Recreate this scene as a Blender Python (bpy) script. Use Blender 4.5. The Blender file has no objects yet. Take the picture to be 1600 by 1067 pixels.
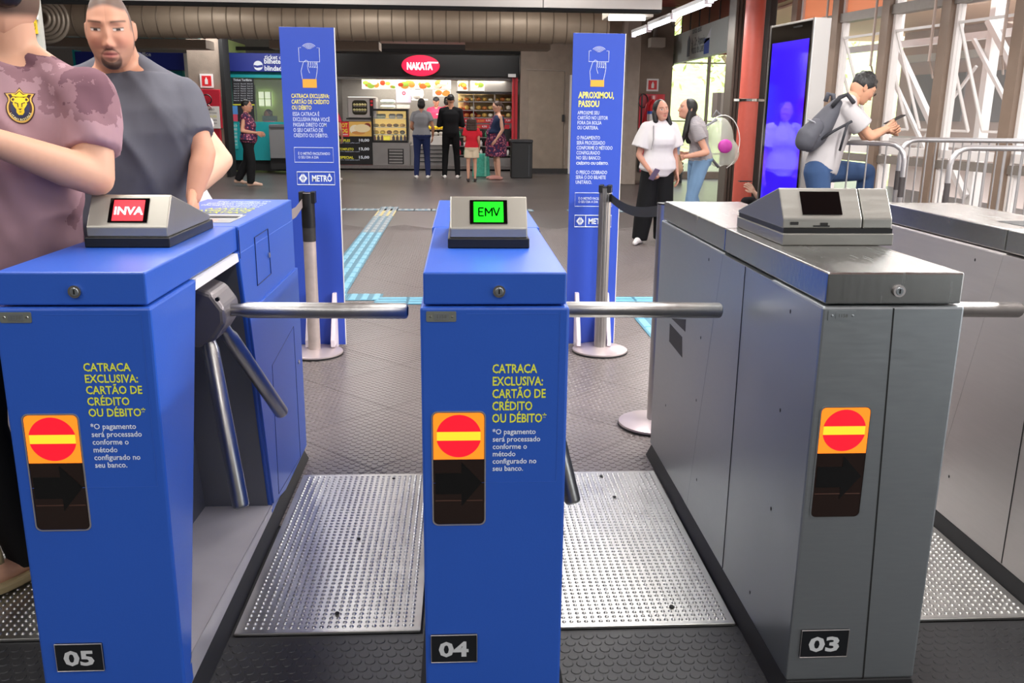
import bpy, bmesh, math, random
import numpy as np
from mathutils import Vector, Matrix
random.seed(7)
SC = bpy.context.scene
COL = SC.collection

# ------------------------------------------------------------------ camera
CF, CH, CP, CYAW, CR = 1385.27, 1.4055, .2514, .0572, .0104
fw = Vector((math.sin(CYAW)*math.cos(CP), math.cos(CYAW)*math.cos(CP), -math.sin(CP)))
r0 = Vector((math.cos(CYAW), -math.sin(CYAW), 0)); u0 = r0.cross(fw)
rt = r0*math.cos(CR)+u0*math.sin(CR); up = u0*math.cos(CR)-r0*math.sin(CR)
cd = bpy.data.cameras.new('camera'); cam = bpy.data.objects.new('camera', cd); COL.objects.link(cam)
cd.sensor_width = 36; cd.lens = CF/1600*36; cd.clip_start = .05; cd.clip_end = 300
M = Matrix((rt, up, -fw)).transposed().to_4x4(); M.translation = (0, 0, CH); cam.matrix_world = M
SC.camera = cam

def ray(px, py): return fw*CF+rt*(px-800)+up*(533-py)
def at(px, py, Y):
    d = ray(px, py); return Vector((0, 0, CH))+d*(Y/d.y)
def fl(px, py, z=0.):
    d = ray(px, py); return Vector((0, 0, CH))+d*((z-CH)/d.z)
def atx(px, py, X):
    d = ray(px, py); return Vector((0, 0, CH))+d*(X/d.x)

# ------------------------------------------------------------------ world, lamps, exposure
w = bpy.data.worlds.new('sky'); SC.world = w; w.use_nodes = True
bg = w.node_tree.nodes['Background']; bg.inputs[0].default_value = (.93, .97, 1, 1); bg.inputs[1].default_value = 2.6
sd = bpy.data.lights.new('sun', 'SUN'); sd.energy = 5.0; sd.angle = .02; sd.color = (1, .96, .88)
so = bpy.data.objects.new('sun', sd); COL.objects.link(so); so.rotation_euler = (math.radians(38), 0, math.radians(-62))
def lamp(name, loc, sx, sy, power, col=(1, .98, .95), rot=(0, 0, 0)):
    l = bpy.data.lights.new(name, 'AREA'); l.shape = 'RECTANGLE'; l.size = sx; l.size_y = sy; l.energy = power; l.color = col
    o = bpy.data.objects.new(name, l); COL.objects.link(o); o.location = loc; o.rotation_euler = rot; return o
for x in (-4.5, -1.6, 1.0):
    for y, p in ((-4, 50), (-.8, 38), (2.8, 78), (7.0, 70), (11.6, 66), (14.6, 66)): lamp('added_ceiling_light', (x, y, 3.5), .5, 2.4, p)  # unseen lamps added to brighten the cabinets, recesses and duct
for y, p in ((2.9, 170), (5.2, 70), (8, 22), (10.5, 30), (12.8, 50)): lamp('hanging_row_lamp', (3.0, y, 2.72), .25, 1.8, p)
for x in (-4.5, 0): lamp('added_ceiling_light', (x, 19.6, 3.45), 2.6, .5, 110)  # unseen pair added to brighten the far end of the hall
lamp('kiosk_lamp', (-.9, 23.2, 2.22), 4, .7, 105, (1, .93, .8))
lamp('booth_lamp', (-4.8, 22.6, 2.35), 1.4, .6, 18, (.9, 1, .75))
SC.view_settings.view_transform = 'Standard'; SC.view_settings.look = 'None'
SC.view_settings.gamma = 1; SC.view_settings.use_curve_mapping = False
SC.view_settings.exposure = .25

# ------------------------------------------------------------------ materials
def lin(c):
    return tuple(((v/255)/12.92 if v/255 <= .04045 else ((v/255+.055)/1.055)**2.4) for v in c)+(1,)
MC = {}
def mat(name, c, rough=.5, metal=0., var=.0, scale=20., bump=0., bscale=None, emit=0., alpha=None, stretch=None, coat=0., spec=None, rvar=0.):
    if name in MC: return MC[name]
    m = bpy.data.materials.new(name); m.use_nodes = True; MC[name] = m
    nt = m.node_tree; N = nt.nodes; L = nt.links; b = N['Principled BSDF']
    b.inputs['Base Color'].default_value = lin(c); b.inputs['Roughness'].default_value = rough; b.inputs['Metallic'].default_value = metal
    if coat: b.inputs['Coat Weight'].default_value = coat; b.inputs['Coat Roughness'].default_value = .05
    if spec is not None: b.inputs['Specular IOR Level'].default_value = spec
    if emit:
        b.inputs['Emission Color'].default_value = lin(c); b.inputs['Emission Strength'].default_value = emit
    if var or bump or rvar:
        tc = N.new('ShaderNodeTexCoord'); mp = N.new('ShaderNodeMapping'); L.new(tc.outputs['Object'], mp.inputs[0])
        if stretch: mp.inputs['Scale'].default_value = stretch
        nz = N.new('ShaderNodeTexNoise'); nz.inputs['Scale'].default_value = scale; nz.inputs['Detail'].default_value = 5
        L.new(mp.outputs[0], nz.inputs[0])
        if var:
            mx = N.new('ShaderNodeMix'); mx.data_type = 'RGBA'
            a = lin(c); mx.inputs[6].default_value = tuple(v*(1-var) for v in a[:3])+(1,); mx.inputs[7].default_value = tuple(min(1, v*(1+var)) for v in a[:3])+(1,)
            L.new(nz.outputs[0], mx.inputs[0]); L.new(mx.outputs[2], b.inputs['Base Color'])
        if rvar:
            mr = N.new('ShaderNodeMapRange'); mr.inputs[3].default_value = max(.02, rough-rvar); mr.inputs[4].default_value = rough+rvar
            L.new(nz.outputs[0], mr.inputs[0]); L.new(mr.outputs[0], b.inputs['Roughness'])
        if bump:
            n2 = N.new('ShaderNodeTexNoise'); n2.inputs['Scale'].default_value = bscale or scale; n2.inputs['Detail'].default_value = 4
            L.new(mp.outputs[0], n2.inputs[0]); bp = N.new('ShaderNodeBump'); bp.inputs['Strength'].default_value = bump; bp.inputs['Distance'].default_value = .01
            L.new(n2.outputs[0], bp.inputs['Height']); L.new(bp.outputs[0], b.inputs['Normal'])
    return m
def glass(name, c=(235, 242, 245), op=.12, rough=.03):
    if name in MC: return MC[name]
    m = bpy.data.materials.new(name); m.use_nodes = True; MC[name] = m
    nt = m.node_tree; N = nt.nodes; L = nt.links; b = N['Principled BSDF']; b.inputs['Base Color'].default_value = lin(c); b.inputs['Roughness'].default_value = rough
    t = N.new('ShaderNodeBsdfTransparent'); x = N.new('ShaderNodeMixShader'); x.inputs[0].default_value = op
    L.new(t.outputs[0], x.inputs[1]); L.new(b.outputs[0], x.inputs[2]); L.new(x.outputs[0], N['Material Output'].inputs[0]); return m
def attr_mat(name, rough=.5):
    m = bpy.data.materials.new(name); m.use_nodes = True; MC[name] = m
    nt = m.node_tree; b = nt.nodes['Principled BSDF']; a = nt.nodes.new('ShaderNodeAttribute'); a.attribute_name = 'Col'
    nt.links.new(a.outputs[0], b.inputs['Base Color']); b.inputs['Roughness'].default_value = rough; b.inputs['Specular IOR Level'].default_value = .35
    b.inputs['Subsurface Weight'].default_value = .0
    return m

def brushed(name, c, rough, stretch):
    return mat(name, c, rough, 1., var=.07, scale=6, bump=.04, bscale=60, stretch=stretch, rvar=.08)
STEEL = mat('brushed_steel', (190, 184, 183), .40, .78, var=.07, scale=6, bump=.04, bscale=60, stretch=(1, 1, 14), rvar=.08)
STEELD = mat('dark_steel', (156, 161, 164), .37, .85, var=.07, scale=6, bump=.04, bscale=60, stretch=(3, 3, 20), rvar=.08)
STEELH = brushed('polished_steel', (182, 180, 178), .34, (10, 10, 1))
LIDST = brushed('lid_steel', (160, 160, 158), .25, (14, 1, 1))
ZINC = mat('worn_plate_steel', (196, 195, 192), .34, 1., var=.14, scale=9, rvar=.1)
GREYM = mat('grey_metal_lining', (190, 185, 190), .42, .35, var=.1, scale=8)
DARKM = mat('dark_lining', (104, 106, 112), .5, .3)
HUBM = mat('hub_cast_metal', (132, 126, 128), .4, .7, var=.08)
BLUE = mat('blue_vinyl', (40, 86, 182), .36, 0, var=.06, scale=3, bump=.03, bscale=200)
BLUES = mat('blue_board', (54, 82, 186), .35, 0, var=.03, scale=4)
BLACK = mat('black_plastic', (16, 16, 18), .4)
BLACKM = mat('matt_black', (14, 14, 15), .75)
RUBBER = mat('black_rubber', (30, 29, 30), .55, 0, var=.2, scale=12)
RUBF = mat('studded_rubber_floor', (108, 99, 97), .36, 0, var=.22, scale=2.2, rvar=.1)
YEL = mat('yellow_print', (228, 222, 62), .5)
WHT = mat('white_print', (226, 232, 240), .5)
WHITE = mat('white_paint', (228, 226, 226), .45)
WHP = mat('white_plastic', (226, 214, 222), .5)
CONC = mat('raw_concrete', (136, 122, 110), .85, 0, var=.26, scale=5, bump=.3, bscale=40)
CONC2 = mat('pale_concrete', (152, 140, 130), .85, 0, var=.2, scale=7, bump=.3, bscale=40)
RED = mat('red_paint', (188, 30, 44), .4, var=.06)
REDP = mat('red_print', (214, 36, 44), .5)

# ------------------------------------------------------------------ mesh builder
class MB:
    def __init__(s): s.v = []; s.f = []
    def add(s, vs, fs):
        o = len(s.v); s.v += [tuple(v) for v in vs]; s.f += [tuple(i+o for i in f) for f in fs]; return s
    def box(s, a, b):
        x0, y0, z0 = a; x1, y1, z1 = b
        if x0 > x1: x0, x1 = x1, x0
        if y0 > y1: y0, y1 = y1, y0
        if z0 > z1: z0, z1 = z1, z0
        return s.add([(x0, y0, z0), (x1, y0, z0), (x1, y1, z0), (x0, y1, z0), (x0, y0, z1), (x1, y0, z1), (x1, y1, z1), (x0, y1, z1)],
                     [(0, 3, 2, 1), (4, 5, 6, 7), (0, 1, 5, 4), (1, 2, 6, 5), (2, 3, 7, 6), (3, 0, 4, 7)])
    def hexa(s, p):   # 8 corner points: bottom four then top four
        return s.add(p, [(0, 3, 2, 1), (4, 5, 6, 7), (0, 1, 5, 4), (1, 2, 6, 5), (2, 3, 7, 6), (3, 0, 4, 7)])
    def prism(s, poly, a, b, ax='x'):
        n = len(poly)
        def P(q, t):
            if ax == 'x': return (t, q[0], q[1])
            if ax == 'y': return (q[0], t, q[1])
            return (q[0], q[1], t)
        return s.add([P(q, a) for q in poly]+[P(q, b) for q in poly],
                     [tuple(range(n-1, -1, -1)), tuple(range(n, 2*n))]+[(i, (i+1) % n, n+(i+1) % n, n+i) for i in range(n)])
    def slab(s, poly, n_, t):  # planar 3D polygon extruded along n_*t
        n = len(poly); d = Vector(n_)*t
        return s.add([Vector(q) for q in poly]+[Vector(q)+d for q in poly],
                     [tuple(range(n-1, -1, -1)), tuple(range(n, 2*n))]+[(i, (i+1) % n, n+(i+1) % n, n+i) for i in range(n)])
    def tube(s, pts, r, n=10, cap=True, closed=False):
        pts = [Vector(p) for p in pts]; m = len(pts); rs = r if isinstance(r, (list, tuple)) else [r]*m
        vs = []; fs = []; prev = None
        for i, p in enumerate(pts):
            if closed: t = pts[(i+1) % m]-pts[i-1]
            else: t = pts[min(i+1, m-1)]-pts[max(i-1, 0)]
            t.normalize()
            if prev is None:
                a = t.orthogonal().normalized()
            else:
                a = prev-t*prev.dot(t)
                a = a.normalized() if a.length > 1e-6 else t.orthogonal().normalized()
            prev = a; b = t.cross(a)
            for k in range(n):
                an = 2*math.pi*k/n; vs.append(p+(a*math.cos(an)+b*math.sin(an))*rs[i])
        for i in range(m if closed else m-1):
            j = (i+1) % m
            for k in range(n): fs.append((i*n+k, i*n+(k+1) % n, j*n+(k+1) % n, j*n+k))
        if cap and not closed: fs += [tuple(range(n-1, -1, -1)), tuple(range((m-1)*n, m*n))]
        return s.add(vs, fs)
    def cyl(s, a, b, r, n=16): return s.tube([a, b], r, n)
    def lathe(s, prof, c=(0, 0, 0), n=24):
        vs = []; fs = []; m = len(prof)
        for r, z in prof:
            for k in range(n):
                an = 2*math.pi*k/n; vs.append((c[0]+r*math.cos(an), c[1]+r*math.sin(an), c[2]+z))
        for i in range(m-1):
            for k in range(n): fs.append((i*n+k, i*n+(k+1) % n, (i+1)*n+(k+1) % n, (i+1)*n+k))
        fs += [tuple(range(n-1, -1, -1)), tuple(range((m-1)*n, m*n))]
        return s.add(vs, fs)
    def sph(s, c, r, n=12, m=8):
        r = (r, r, r) if not isinstance(r, (tuple, list)) else r
        vs = [(c[0], c[1], c[2]-r[2])]; fs = []
        for i in range(1, m):
            ph = -math.pi/2+math.pi*i/m
            for k in range(n):
                an = 2*math.pi*k/n; vs.append((c[0]+r[0]*math.cos(ph)*math.cos(an), c[1]+r[1]*math.cos(ph)*math.sin(an), c[2]+r[2]*math.sin(ph)))
        vs.append((c[0], c[1], c[2]+r[2])); t = len(vs)-1
        for k in range(n): fs.append((0, 1+(k+1) % n, 1+k)); fs.append((t, 1+(m-2)*n+k, 1+(m-2)*n+(k+1) % n))
        for i in range(m-2):
            for k in range(n): fs.append((1+i*n+k, 1+i*n+(k+1) % n, 1+(i+1)*n+(k+1) % n, 1+(i+1)*n+k))
        return s.add(vs, fs)
    def cone(s, p0, ra, p1, rb, n=12, c0=True, c1=True):
        s.tube([p0, p1], [ra, rb], n)
        if c0: s.sph(p0, ra, n, 8)
        if c1: s.sph(p1, rb, n, 8)
        return s
    def rrect(s, x0, x1, z0, z1, y0, y1, r, n=5):  # rounded rectangle slab in the xz plane
        return s.prism(rrpoly(x0, x1, z0, z1, r, n), y0, y1, 'y')
    def mesh(s, name, off=None):
        me = bpy.data.meshes.new(name)
        vs = s.v if off is None else [(v[0]-off[0], v[1]-off[1], v[2]-off[2]) for v in s.v]
        me.from_pydata(vs, [], s.f); me.update(); return me
    def build(s, name, m, parent=None, bevel=0, smooth=False, kind=None, wb=True, seg=2):
        off = None
        if parent is not None and wb:
            off = Vector((0, 0, 0)); q_ = parent
            while q_: off = off+q_.location; q_ = q_.parent
        o = bpy.data.objects.new(name, s.mesh(name, off)); COL.objects.link(o)
        if m is not None: o.data.materials.append(m)
        if parent is not None: o.parent = parent
        if bevel:
            bm = bmesh.new(); bm.from_mesh(o.data); bmesh.ops.recalc_face_normals(bm, faces=bm.faces)
            es = [e for e in bm.edges if len(e.link_faces) == 2 and e.calc_face_angle(0) > .5]
            if es: bmesh.ops.bevel(bm, geom=es, offset=bevel, segments=seg, profile=.5, affect='EDGES', clamp_overlap=True)
            bm.to_mesh(o.data); bm.free()
        if smooth:
            for p in o.data.polygons: p.use_smooth = True
            if smooth == 'auto': o.data.set_sharp_from_angle(angle=.7)
        if kind: o['kind'] = kind
        return o
def rrpoly(x0, x1, z0, z1, r, n=5):
    if x0 > x1: x0, x1 = x1, x0
    if z0 > z1: z0, z1 = z1, z0
    P = []
    for cx, cz, a0 in ((x1-r, z1-r, 0), (x0+r, z1-r, 90), (x0+r, z0+r, 180), (x1-r, z0+r, 270)):
        for k in range(n+1):
            a = math.radians(a0+90*k/n); P.append((cx+r*math.cos(a), cz+r*math.sin(a)))
    return P
def elpoly(cx, cz, rx, rz, n=32, a0=0, a1=360):
    full = abs(a1-a0) >= 360
    return [(cx+rx*math.cos(math.radians(a0+(a1-a0)*k/(n if full else n-1))), cz+rz*math.sin(math.radians(a0+(a1-a0)*k/(n if full else n-1)))) for k in range(n)]

def tag(o, label=None, cat=None, group=None, kind=None):
    if label: o['label'] = label
    if cat: o['category'] = cat
    if group: o['group'] = group
    if kind: o['kind'] = kind
    return o
def thing(name, loc, label, cat, group=None, rz=0):
    o = bpy.data.objects.new(name, None); COL.objects.link(o); o.location = loc; o.rotation_euler = (0, 0, rz); o.empty_display_size = .1
    return tag(o, label, cat, group)
def struct(o): o['kind'] = 'structure'; return o
def dup_tree(o, loc=None, parent=None):
    c = o.copy(); COL.objects.link(c)
    if parent: c.parent = parent
    if loc is not None: c.location = loc
    for ch in list(o.children): dup_tree(ch, None, c)
    return c

def text_mesh(s, bold=0., align='LEFT', space=1.0, mono=False):
    cu = bpy.data.curves.new('t', 'FONT'); cu.body = s; cu.size = 1; cu.align_x = align; cu.offset = bold; cu.space_line = space; cu.resolution_u = 2
    if mono: cu.space_character = 1.15
    o = bpy.data.objects.new('t', cu); me = bpy.data.meshes.new_from_object(o)
    vs = np.array([v.co[:] for v in me.vertices]) if len(me.vertices) else np.zeros((0, 3)); fs = [tuple(p.vertices) for p in me.polygons]
    bpy.data.objects.remove(o); bpy.data.curves.remove(cu); bpy.data.meshes.remove(me)
    return vs, fs
def text(s, O, U, V, m, parent=None, name='lettering', bold=.012, align='LEFT', space=1.0, kind=None, wb=True):
    """flat print: text fitted to the parallelogram O, O+U, O+V"""
    vs, fs = text_mesh(s, bold, align, space)
    O, U, V = Vector(O), Vector(U), Vector(V)
    lo = vs.min(0); hi = vs.max(0); d = np.maximum(hi-lo, 1e-6)
    mb = MB(); mb.add([O+U*float((v[0]-lo[0])/d[0])+V*float((v[1]-lo[1])/d[1]) for v in vs], fs)
    return mb.build(name, m, parent, kind=kind, wb=wb)
# ------------------------------------------------------------------ setting: floor, walls, ceiling
fb = MB(); fb.box((-14, -6, -.3), (4.2, 24, -.012)).box((4.2, 13.2, -.3), (9, 40, -.012)).box((4.2, -4, -.3), (7.2, 13.2, -.012))
floor = struct(fb.build('floor', RUBF))
# far floor: fine studs come from the material there
FARF = bpy.data.materials.new('far_rubber_floor'); FARF.use_nodes = True
nt = FARF.node_tree; N = nt.nodes; L = nt.links; b = N['Principled BSDF']
tc = N.new('ShaderNodeTexCoord'); mp = N.new('ShaderNodeMapping'); mp.inputs['Scale'].default_value = (1/.034,)*3; mp.inputs['Rotation'].default_value = (0, 0, math.radians(45))
L.new(tc.outputs['Object'], mp.inputs[0]); fr = N.new('ShaderNodeVectorMath'); fr.operation = 'FRACTION'; L.new(mp.outputs[0], fr.inputs[0])
ds = N.new('ShaderNodeVectorMath'); ds.operation = 'DISTANCE'; ds.inputs[1].default_value = (.5, .5, 0)
sp = N.new('ShaderNodeVectorMath'); sp.operation = 'MULTIPLY'; sp.inputs[1].default_value = (1, 1, 0); L.new(fr.outputs[0], sp.inputs[0]); L.new(sp.outputs[0], ds.inputs[0])
mr = N.new('ShaderNodeMapRange'); mr.inputs[1].default_value = .30; mr.inputs[2].default_value = .42; mr.inputs[3].default_value = 1; mr.inputs[4].default_value = 0; L.new(ds.outputs['Value'], mr.inputs[0])
bp = N.new('ShaderNodeBump'); bp.inputs['Strength'].default_value = .35; bp.inputs['Distance'].default_value = .004; L.new(mr.outputs[0], bp.inputs['Height']); L.new(bp.outputs[0], b.inputs['Normal'])
nz = N.new('ShaderNodeTexNoise'); nz.inputs['Scale'].default_value = 1.3; nz.inputs['Detail'].default_value = 5; L.new(tc.outputs['Object'], nz.inputs[0])
mx = N.new('ShaderNodeMix'); mx.data_type = 'RGBA'; mx.inputs[6].default_value = lin((62, 58, 57)); mx.inputs[7].default_value = lin((92, 85, 83)); L.new(nz.outputs[0], mx.inputs[0]); L.new(mx.outputs[2], b.inputs['Base Color'])
b.inputs['Roughness'].default_value = .33
far = MB().box((-14, 11.0, -.012), (4.2, 24, 0)).box((4.2, 13.2, -.012), (9, 30, 0)).box((-14, -4, -.012), (-3.2, 11, 0)).box((3.0, -4, -.012), (7.2, 11.0, 0)).build('far_paving', FARF, floor, wb=False)

# one rubber tile with its coin studs, 0.55 m, laid at 45 degrees; shared mesh
TS = .55
def tile_mesh(name, n, flat=False):
    mb = MB(); g = .0015
    mb.box((g, g, -.012), (TS-g, TS-g, 0))
    p = TS/n
    for i in range(n):
        for j in range(n):
            cx = (i+.5)*p; cy = (j+.5)*p; R = p*.40; k = 8
            lo = [(cx+R*math.cos(2*math.pi*a/k), cy+R*math.sin(2*math.pi*a/k), 0) for a in range(k)]
            hi = [(cx+R*.86*math.cos(2*math.pi*a/k), cy+R*.86*math.sin(2*math.pi*a/k), .0022) for a in range(k)]
            mb.add(lo+hi, [(a, (a+1) % k, k+(a+1) % k, k+a) for a in range(k)]+[tuple(range(k, 2*k))])
    me = mb.mesh(name); me.materials.append(RUBF); return me
tme = tile_mesh('rubber_tile', 17)
c45 = math.sqrt(.5)
def tile(me, i, j):
    # lattice corner: x+y = 3.02 + i*TS*sqrt2 , y-x = 2.972 + j*TS*sqrt2
    s_ = 3.02+i*TS*math.sqrt(2); d_ = 2.972+j*TS*math.sqrt(2); x = (s_-d_)/2; y = (s_+d_)/2
    return x, y
nt_ = 0
for i in range(-6, 20):
    for j in range(-8, 18):
        x, y = tile(tme, i, j)        # lowest-left corner; tile spans along (c,c) and (-c,c)
        cx, cy = x, y+TS*c45
        hw = (cy-1.0)*.62+.7
        if not (2.95 < cy < 11.2 and abs(cx) < min(3.4, hw)): continue
        o = bpy.data.objects.new('floor_tile', tme); COL.objects.link(o); o.parent = floor; o.location = (x, y, 0); o.rotation_euler = (0, 0, math.radians(45)); nt_ += 1
# dark mats in front of the lanes, studs upright rows, a rubber sheet each
def stud_sheet(name, x0, x1, y0, y1, pitch, m, label=None):
    mb = MB(); mb.box((x0, y0, -.012), (x1, y1, 0)); nx = int((x1-x0)/pitch); ny = int((y1-y0)/(pitch*.87))
    for j in range(ny):
        for i in range(nx):
            cx = x0+(i+.5+(.5 if j % 2 else 0))*pitch; cy = y0+(j+.5)*pitch*.87
            if cx > x1-pitch*.4: continue
            R = pitch*.41; k = 10
            lo = [(cx+R*math.cos(2*math.pi*a/k), cy+R*math.sin(2*math.pi*a/k), 0) for a in range(k)]
            hi = [(cx+R*.88*math.cos(2*math.pi*a/k), cy+R*.88*math.sin(2*math.pi*a/k), .0018) for a in range(k)]
            mb.add(lo+hi, [(a, (a+1) % k, k+(a+1) % k, k+a) for a in range(k)]+[tuple(range(k, 2*k))])
    return mb.build(name, m, floor, kind='stuff', wb=False)
RUBD = mat('dark_worn_rubber', (44, 44, 46), .48, 0, var=.35, scale=6, rvar=.12)
stud_sheet('rubber_mat', -3.2, 3.2, .9, 2.2, .036, RUBD)
MB().box((-3.2, 2.2, -.0125), (3.2, 3.4, -.006)).box((-3.4, -4, -.012), (3.4, .9, -.001)).build('bare_paving', RUBD, floor, wb=False)

# tactile paving, laid tile by tile
TEALR = mat('pale_blue_ridge', (112, 174, 198), .4, var=.15, scale=14); TEALDR = mat('pale_grey_ridge', (136, 146, 152), .4, var=.15, scale=14)
TEAL = mat('blue_tactile_rubber', (52, 118, 142), .4, var=.15, scale=10)
TEALD = mat('grey_tactile_rubber', (92, 122, 138), .4, var=.2, scale=10)
tac = MB().box((-1.9, 5.4, -.0045), (-1.89, 5.41, .0005)).build('trim_1', TEAL, None); struct(tac)
def tact_mesh(nm, ridges, mt, w=.25, l=.25):
    mb = MB(); mb.box((-w/2, -l/2, 0), (w/2, l/2, .004))
    for k in range(ridges):
        x = (-w/2)+(k+.5)*w/ridges; h = w/ridges*.28
        mb.hexa([(x-h, -l/2+.01, .004), (x+h, -l/2+.01, .004), (x+h, l/2-.01, .004), (x-h, l/2-.01, .004), (x-h*.6, -l/2+.015, .008), (x+h*.6, -l/2+.015, .008), (x+h*.6, l/2-.015, .008), (x-h*.6, l/2-.015, .008)])
    me = mb.mesh(nm); me.materials.append(mt[0]); me.materials.append(mt[1])
    for p in list(me.polygons)[6:]: p.material_index = 1
    return me
tmA = tact_mesh('tactile_tile', 3, (TEAL, TEALR), .27); tmB = tact_mesh('tactile_tile', 3, (TEALD, TEALDR), .27); tmY = tact_mesh('tactile_tile', 3, (mat('worn_yellow_tile', (190, 176, 120), .45, var=.15), TEALDR), .27)
def put_t(me, x, y, rz=0):
    o = bpy.data.objects.new('tactile_tile', me); COL.objects.link(o); o.parent = tac; o.location = (x, y, .0022); o.rotation_euler = (0, 0, rz)
def XA(y): return -1.065-(y-7.9)*.007
n = 27
for k in range(n):   # the long run leading towards the kiosk, fading to grey
    t = k/(n-1); y = 6.95+k*.2525; x = -.93-.035*k*.2525/1.0+(-.0)
    put_t(tmA if k < 15 else (tmB if k < 22 or k > 24 else tmY), XA(y+.12), y+.12, .02)
for k in range(3):   # block at the corner and run across to the middle cabinet
    put_t(tmA, -1.31+k*.2725, 6.86, 0)
for k in range(9):
    put_t(tmA, -.55+k*.2525, 6.72, math.pi/2)
for k in range(12): put_t(tmB, -1.85+k*.2525, 13.35, math.pi/2 if k < 0 else 0)
for k in range(5): put_t(tmB, 1.7+k*.2525, 13.3, math.pi/2)
for k in range(5): put_t(tmA, 1.355, 6.45-.2525*k, 0)

# ceiling, high slatted brown; beams and walls
CEIL = mat('brown_ceiling', (150, 96, 78), .7, 0, var=.1)
ceil = struct(MB().box((-14, -6, 3.7), (5.2, 25, 3.9)).build('ceiling', CEIL))
sl = MB().box((0, -.05, 0), (3.2, .05, .05)).mesh('ceiling_slat'); sl.materials.append(mat('red_ceiling_slat', (160, 84, 72), .6))
for k in range(40):
    o = bpy.data.objects.new('ceiling_slat', sl); COL.objects.link(o); o.parent = ceil; o.location = (1.9, 11.4+k*.21, 3.62)
a = at(0, 0, 11); 
fas = MB()
for x0, x1 in ((-9, -4.2), (-4.19, .95), (.96, 2.36)): fas.box((x0, 11.0, at(600, 7, 11).z), (x1, 11.25, 3.7))
struct(fas.build('trim_2', mat('white_fascia', (214, 208, 202), .6, var=.05, scale=2)))
struct(MB().box((-9, 11.02, at(600, 7, 11).z-.03), (2.36, 11.22, at(600, 7, 11).z)).build('trim_3', BLACKM))
wb = MB()
wr0 = at(812, 270, 22).x
wb.box((wr0, 22.0, 0), (4.3, 22.3, 3.7))
wallb = struct(wb.build('wall_back', CONC))
# cast joints of the concrete and the concrete-faced service door
dj = MB(); p0 = at(822, 108, 22); p1 = at(883, 110, 22); p2 = at(882, 258, 22)
for q0, q1 in ((p0, p1), (p1, p2)): dj.tube([q0+Vector((0, -.005, 0)), q1+Vector((0, -.005, 0))], .012, 6)
q = [at(846, 115, 22), at(866, 115, 22), at(866, 137, 22), at(846, 137, 22)]
dj.tube([v+Vector((0, -.004, 0)) for v in q], .01, 6, closed=True)
dj.build('wall_joint', CONC2, wallb)
dr = MB(); c0, c1 = at(824, 262, 22), at(882, 112, 22); dr.box((c0.x, 21.975, .02), (c1.x, 22.0, c1.z))
door = struct(dr.build('door_1', mat('stained_concrete_door', (140, 126, 112), .8, var=.25, scale=4, bump=.2)))
h = at(880, 184, 21.95); MB().box((h.x-.03, 21.93, h.z-.08), (h.x+.03, 21.98, h.z+.08)).build('door_handle', BLACK, door, bevel=.006, wb=False)
struct(MB().box((at(889, 200, 21.9).x, 21.85, 0), (at(895, 200, 21.9).x, 22.0, at(890, 117, 22).z)).build('trim_4', WHITE))
struct(MB().box((wr0, 21.94, 0), (4.3, 22, .12)).build('baseboard_back', mat('dark_base', (40, 38, 38), .6)))
# concrete piers right of the tall signs
x0 = at(975, 200, 18.5).x; x1 = at(996, 200, 18.5).x
struct(MB().box((x0, 18.5, 0), (x1, 18.95, 3.7)).build('trim_5', CONC2, bevel=.02))
x1b = at(1046, 200, 19.7).x
wall_pier = struct(MB().box((x1-.1, 19.7, 0), (x1b, 20.2, 3.7)).build('wall_pier', CONC))
# left pier between the two ticket counters
xl0, xl1 = at(297, 150, 20).x, at(347, 150, 20).x
struct(MB().box((xl0, 20, 0), (xl1, 20.6, 3.7)).build('wall_left_pier', CONC))
struct(MB().box((xl1, 19.98, 0), (at(353, 150, 20).x, 20.5, 3.0)).build('trim_6', BLACKM))
struct(MB().box((-14, 25.2, 0), (4.3, 25.4, 3.7)).box((-14, -6, 0), (-13.8, 25.2, 3.7)).build('wall_left', mat('grey_wall', (92, 88, 84), .8, var=.1)))
struct(MB().box((-14, -6.2, -.3), (7.2, -6, 3.9)).build('wall_light_block', mat('grey_green_wall', (104, 108, 106), .8, var=.1)))  # unseen wall added to cut the daylight from behind the camera
# beams under the duct, plus painted light and shade strips
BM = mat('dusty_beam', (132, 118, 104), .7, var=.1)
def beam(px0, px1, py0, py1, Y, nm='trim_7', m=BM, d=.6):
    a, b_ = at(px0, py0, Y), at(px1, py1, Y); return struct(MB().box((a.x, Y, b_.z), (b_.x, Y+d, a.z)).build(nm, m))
beam(-60, 322, 56, 75, 18.2, 'trim_7'); beam(420, 592, 62, 77, 18.2, 'trim_8'); beam(727, 860, 63, 77, 18.2, 'trim_9')
beam(592, 727, 58, 66, 19.2, 'trim_10', mat('pinkish_light_strip', (214, 176, 170), .6, var=.2, scale=3)); beam(60, 300, 49, 57, 18.6, 'trim_11', mat('teal_trim', (92, 140, 138), .6))  # pink strip paints the light reflected in the gap between beams
beam(-60, 960, 66, 86, 22.6, 'trim_12', mat('painted_void_shade', (24, 22, 22), .8), d=.1)  # dark panel paints the unlit void over the kiosk

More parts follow.
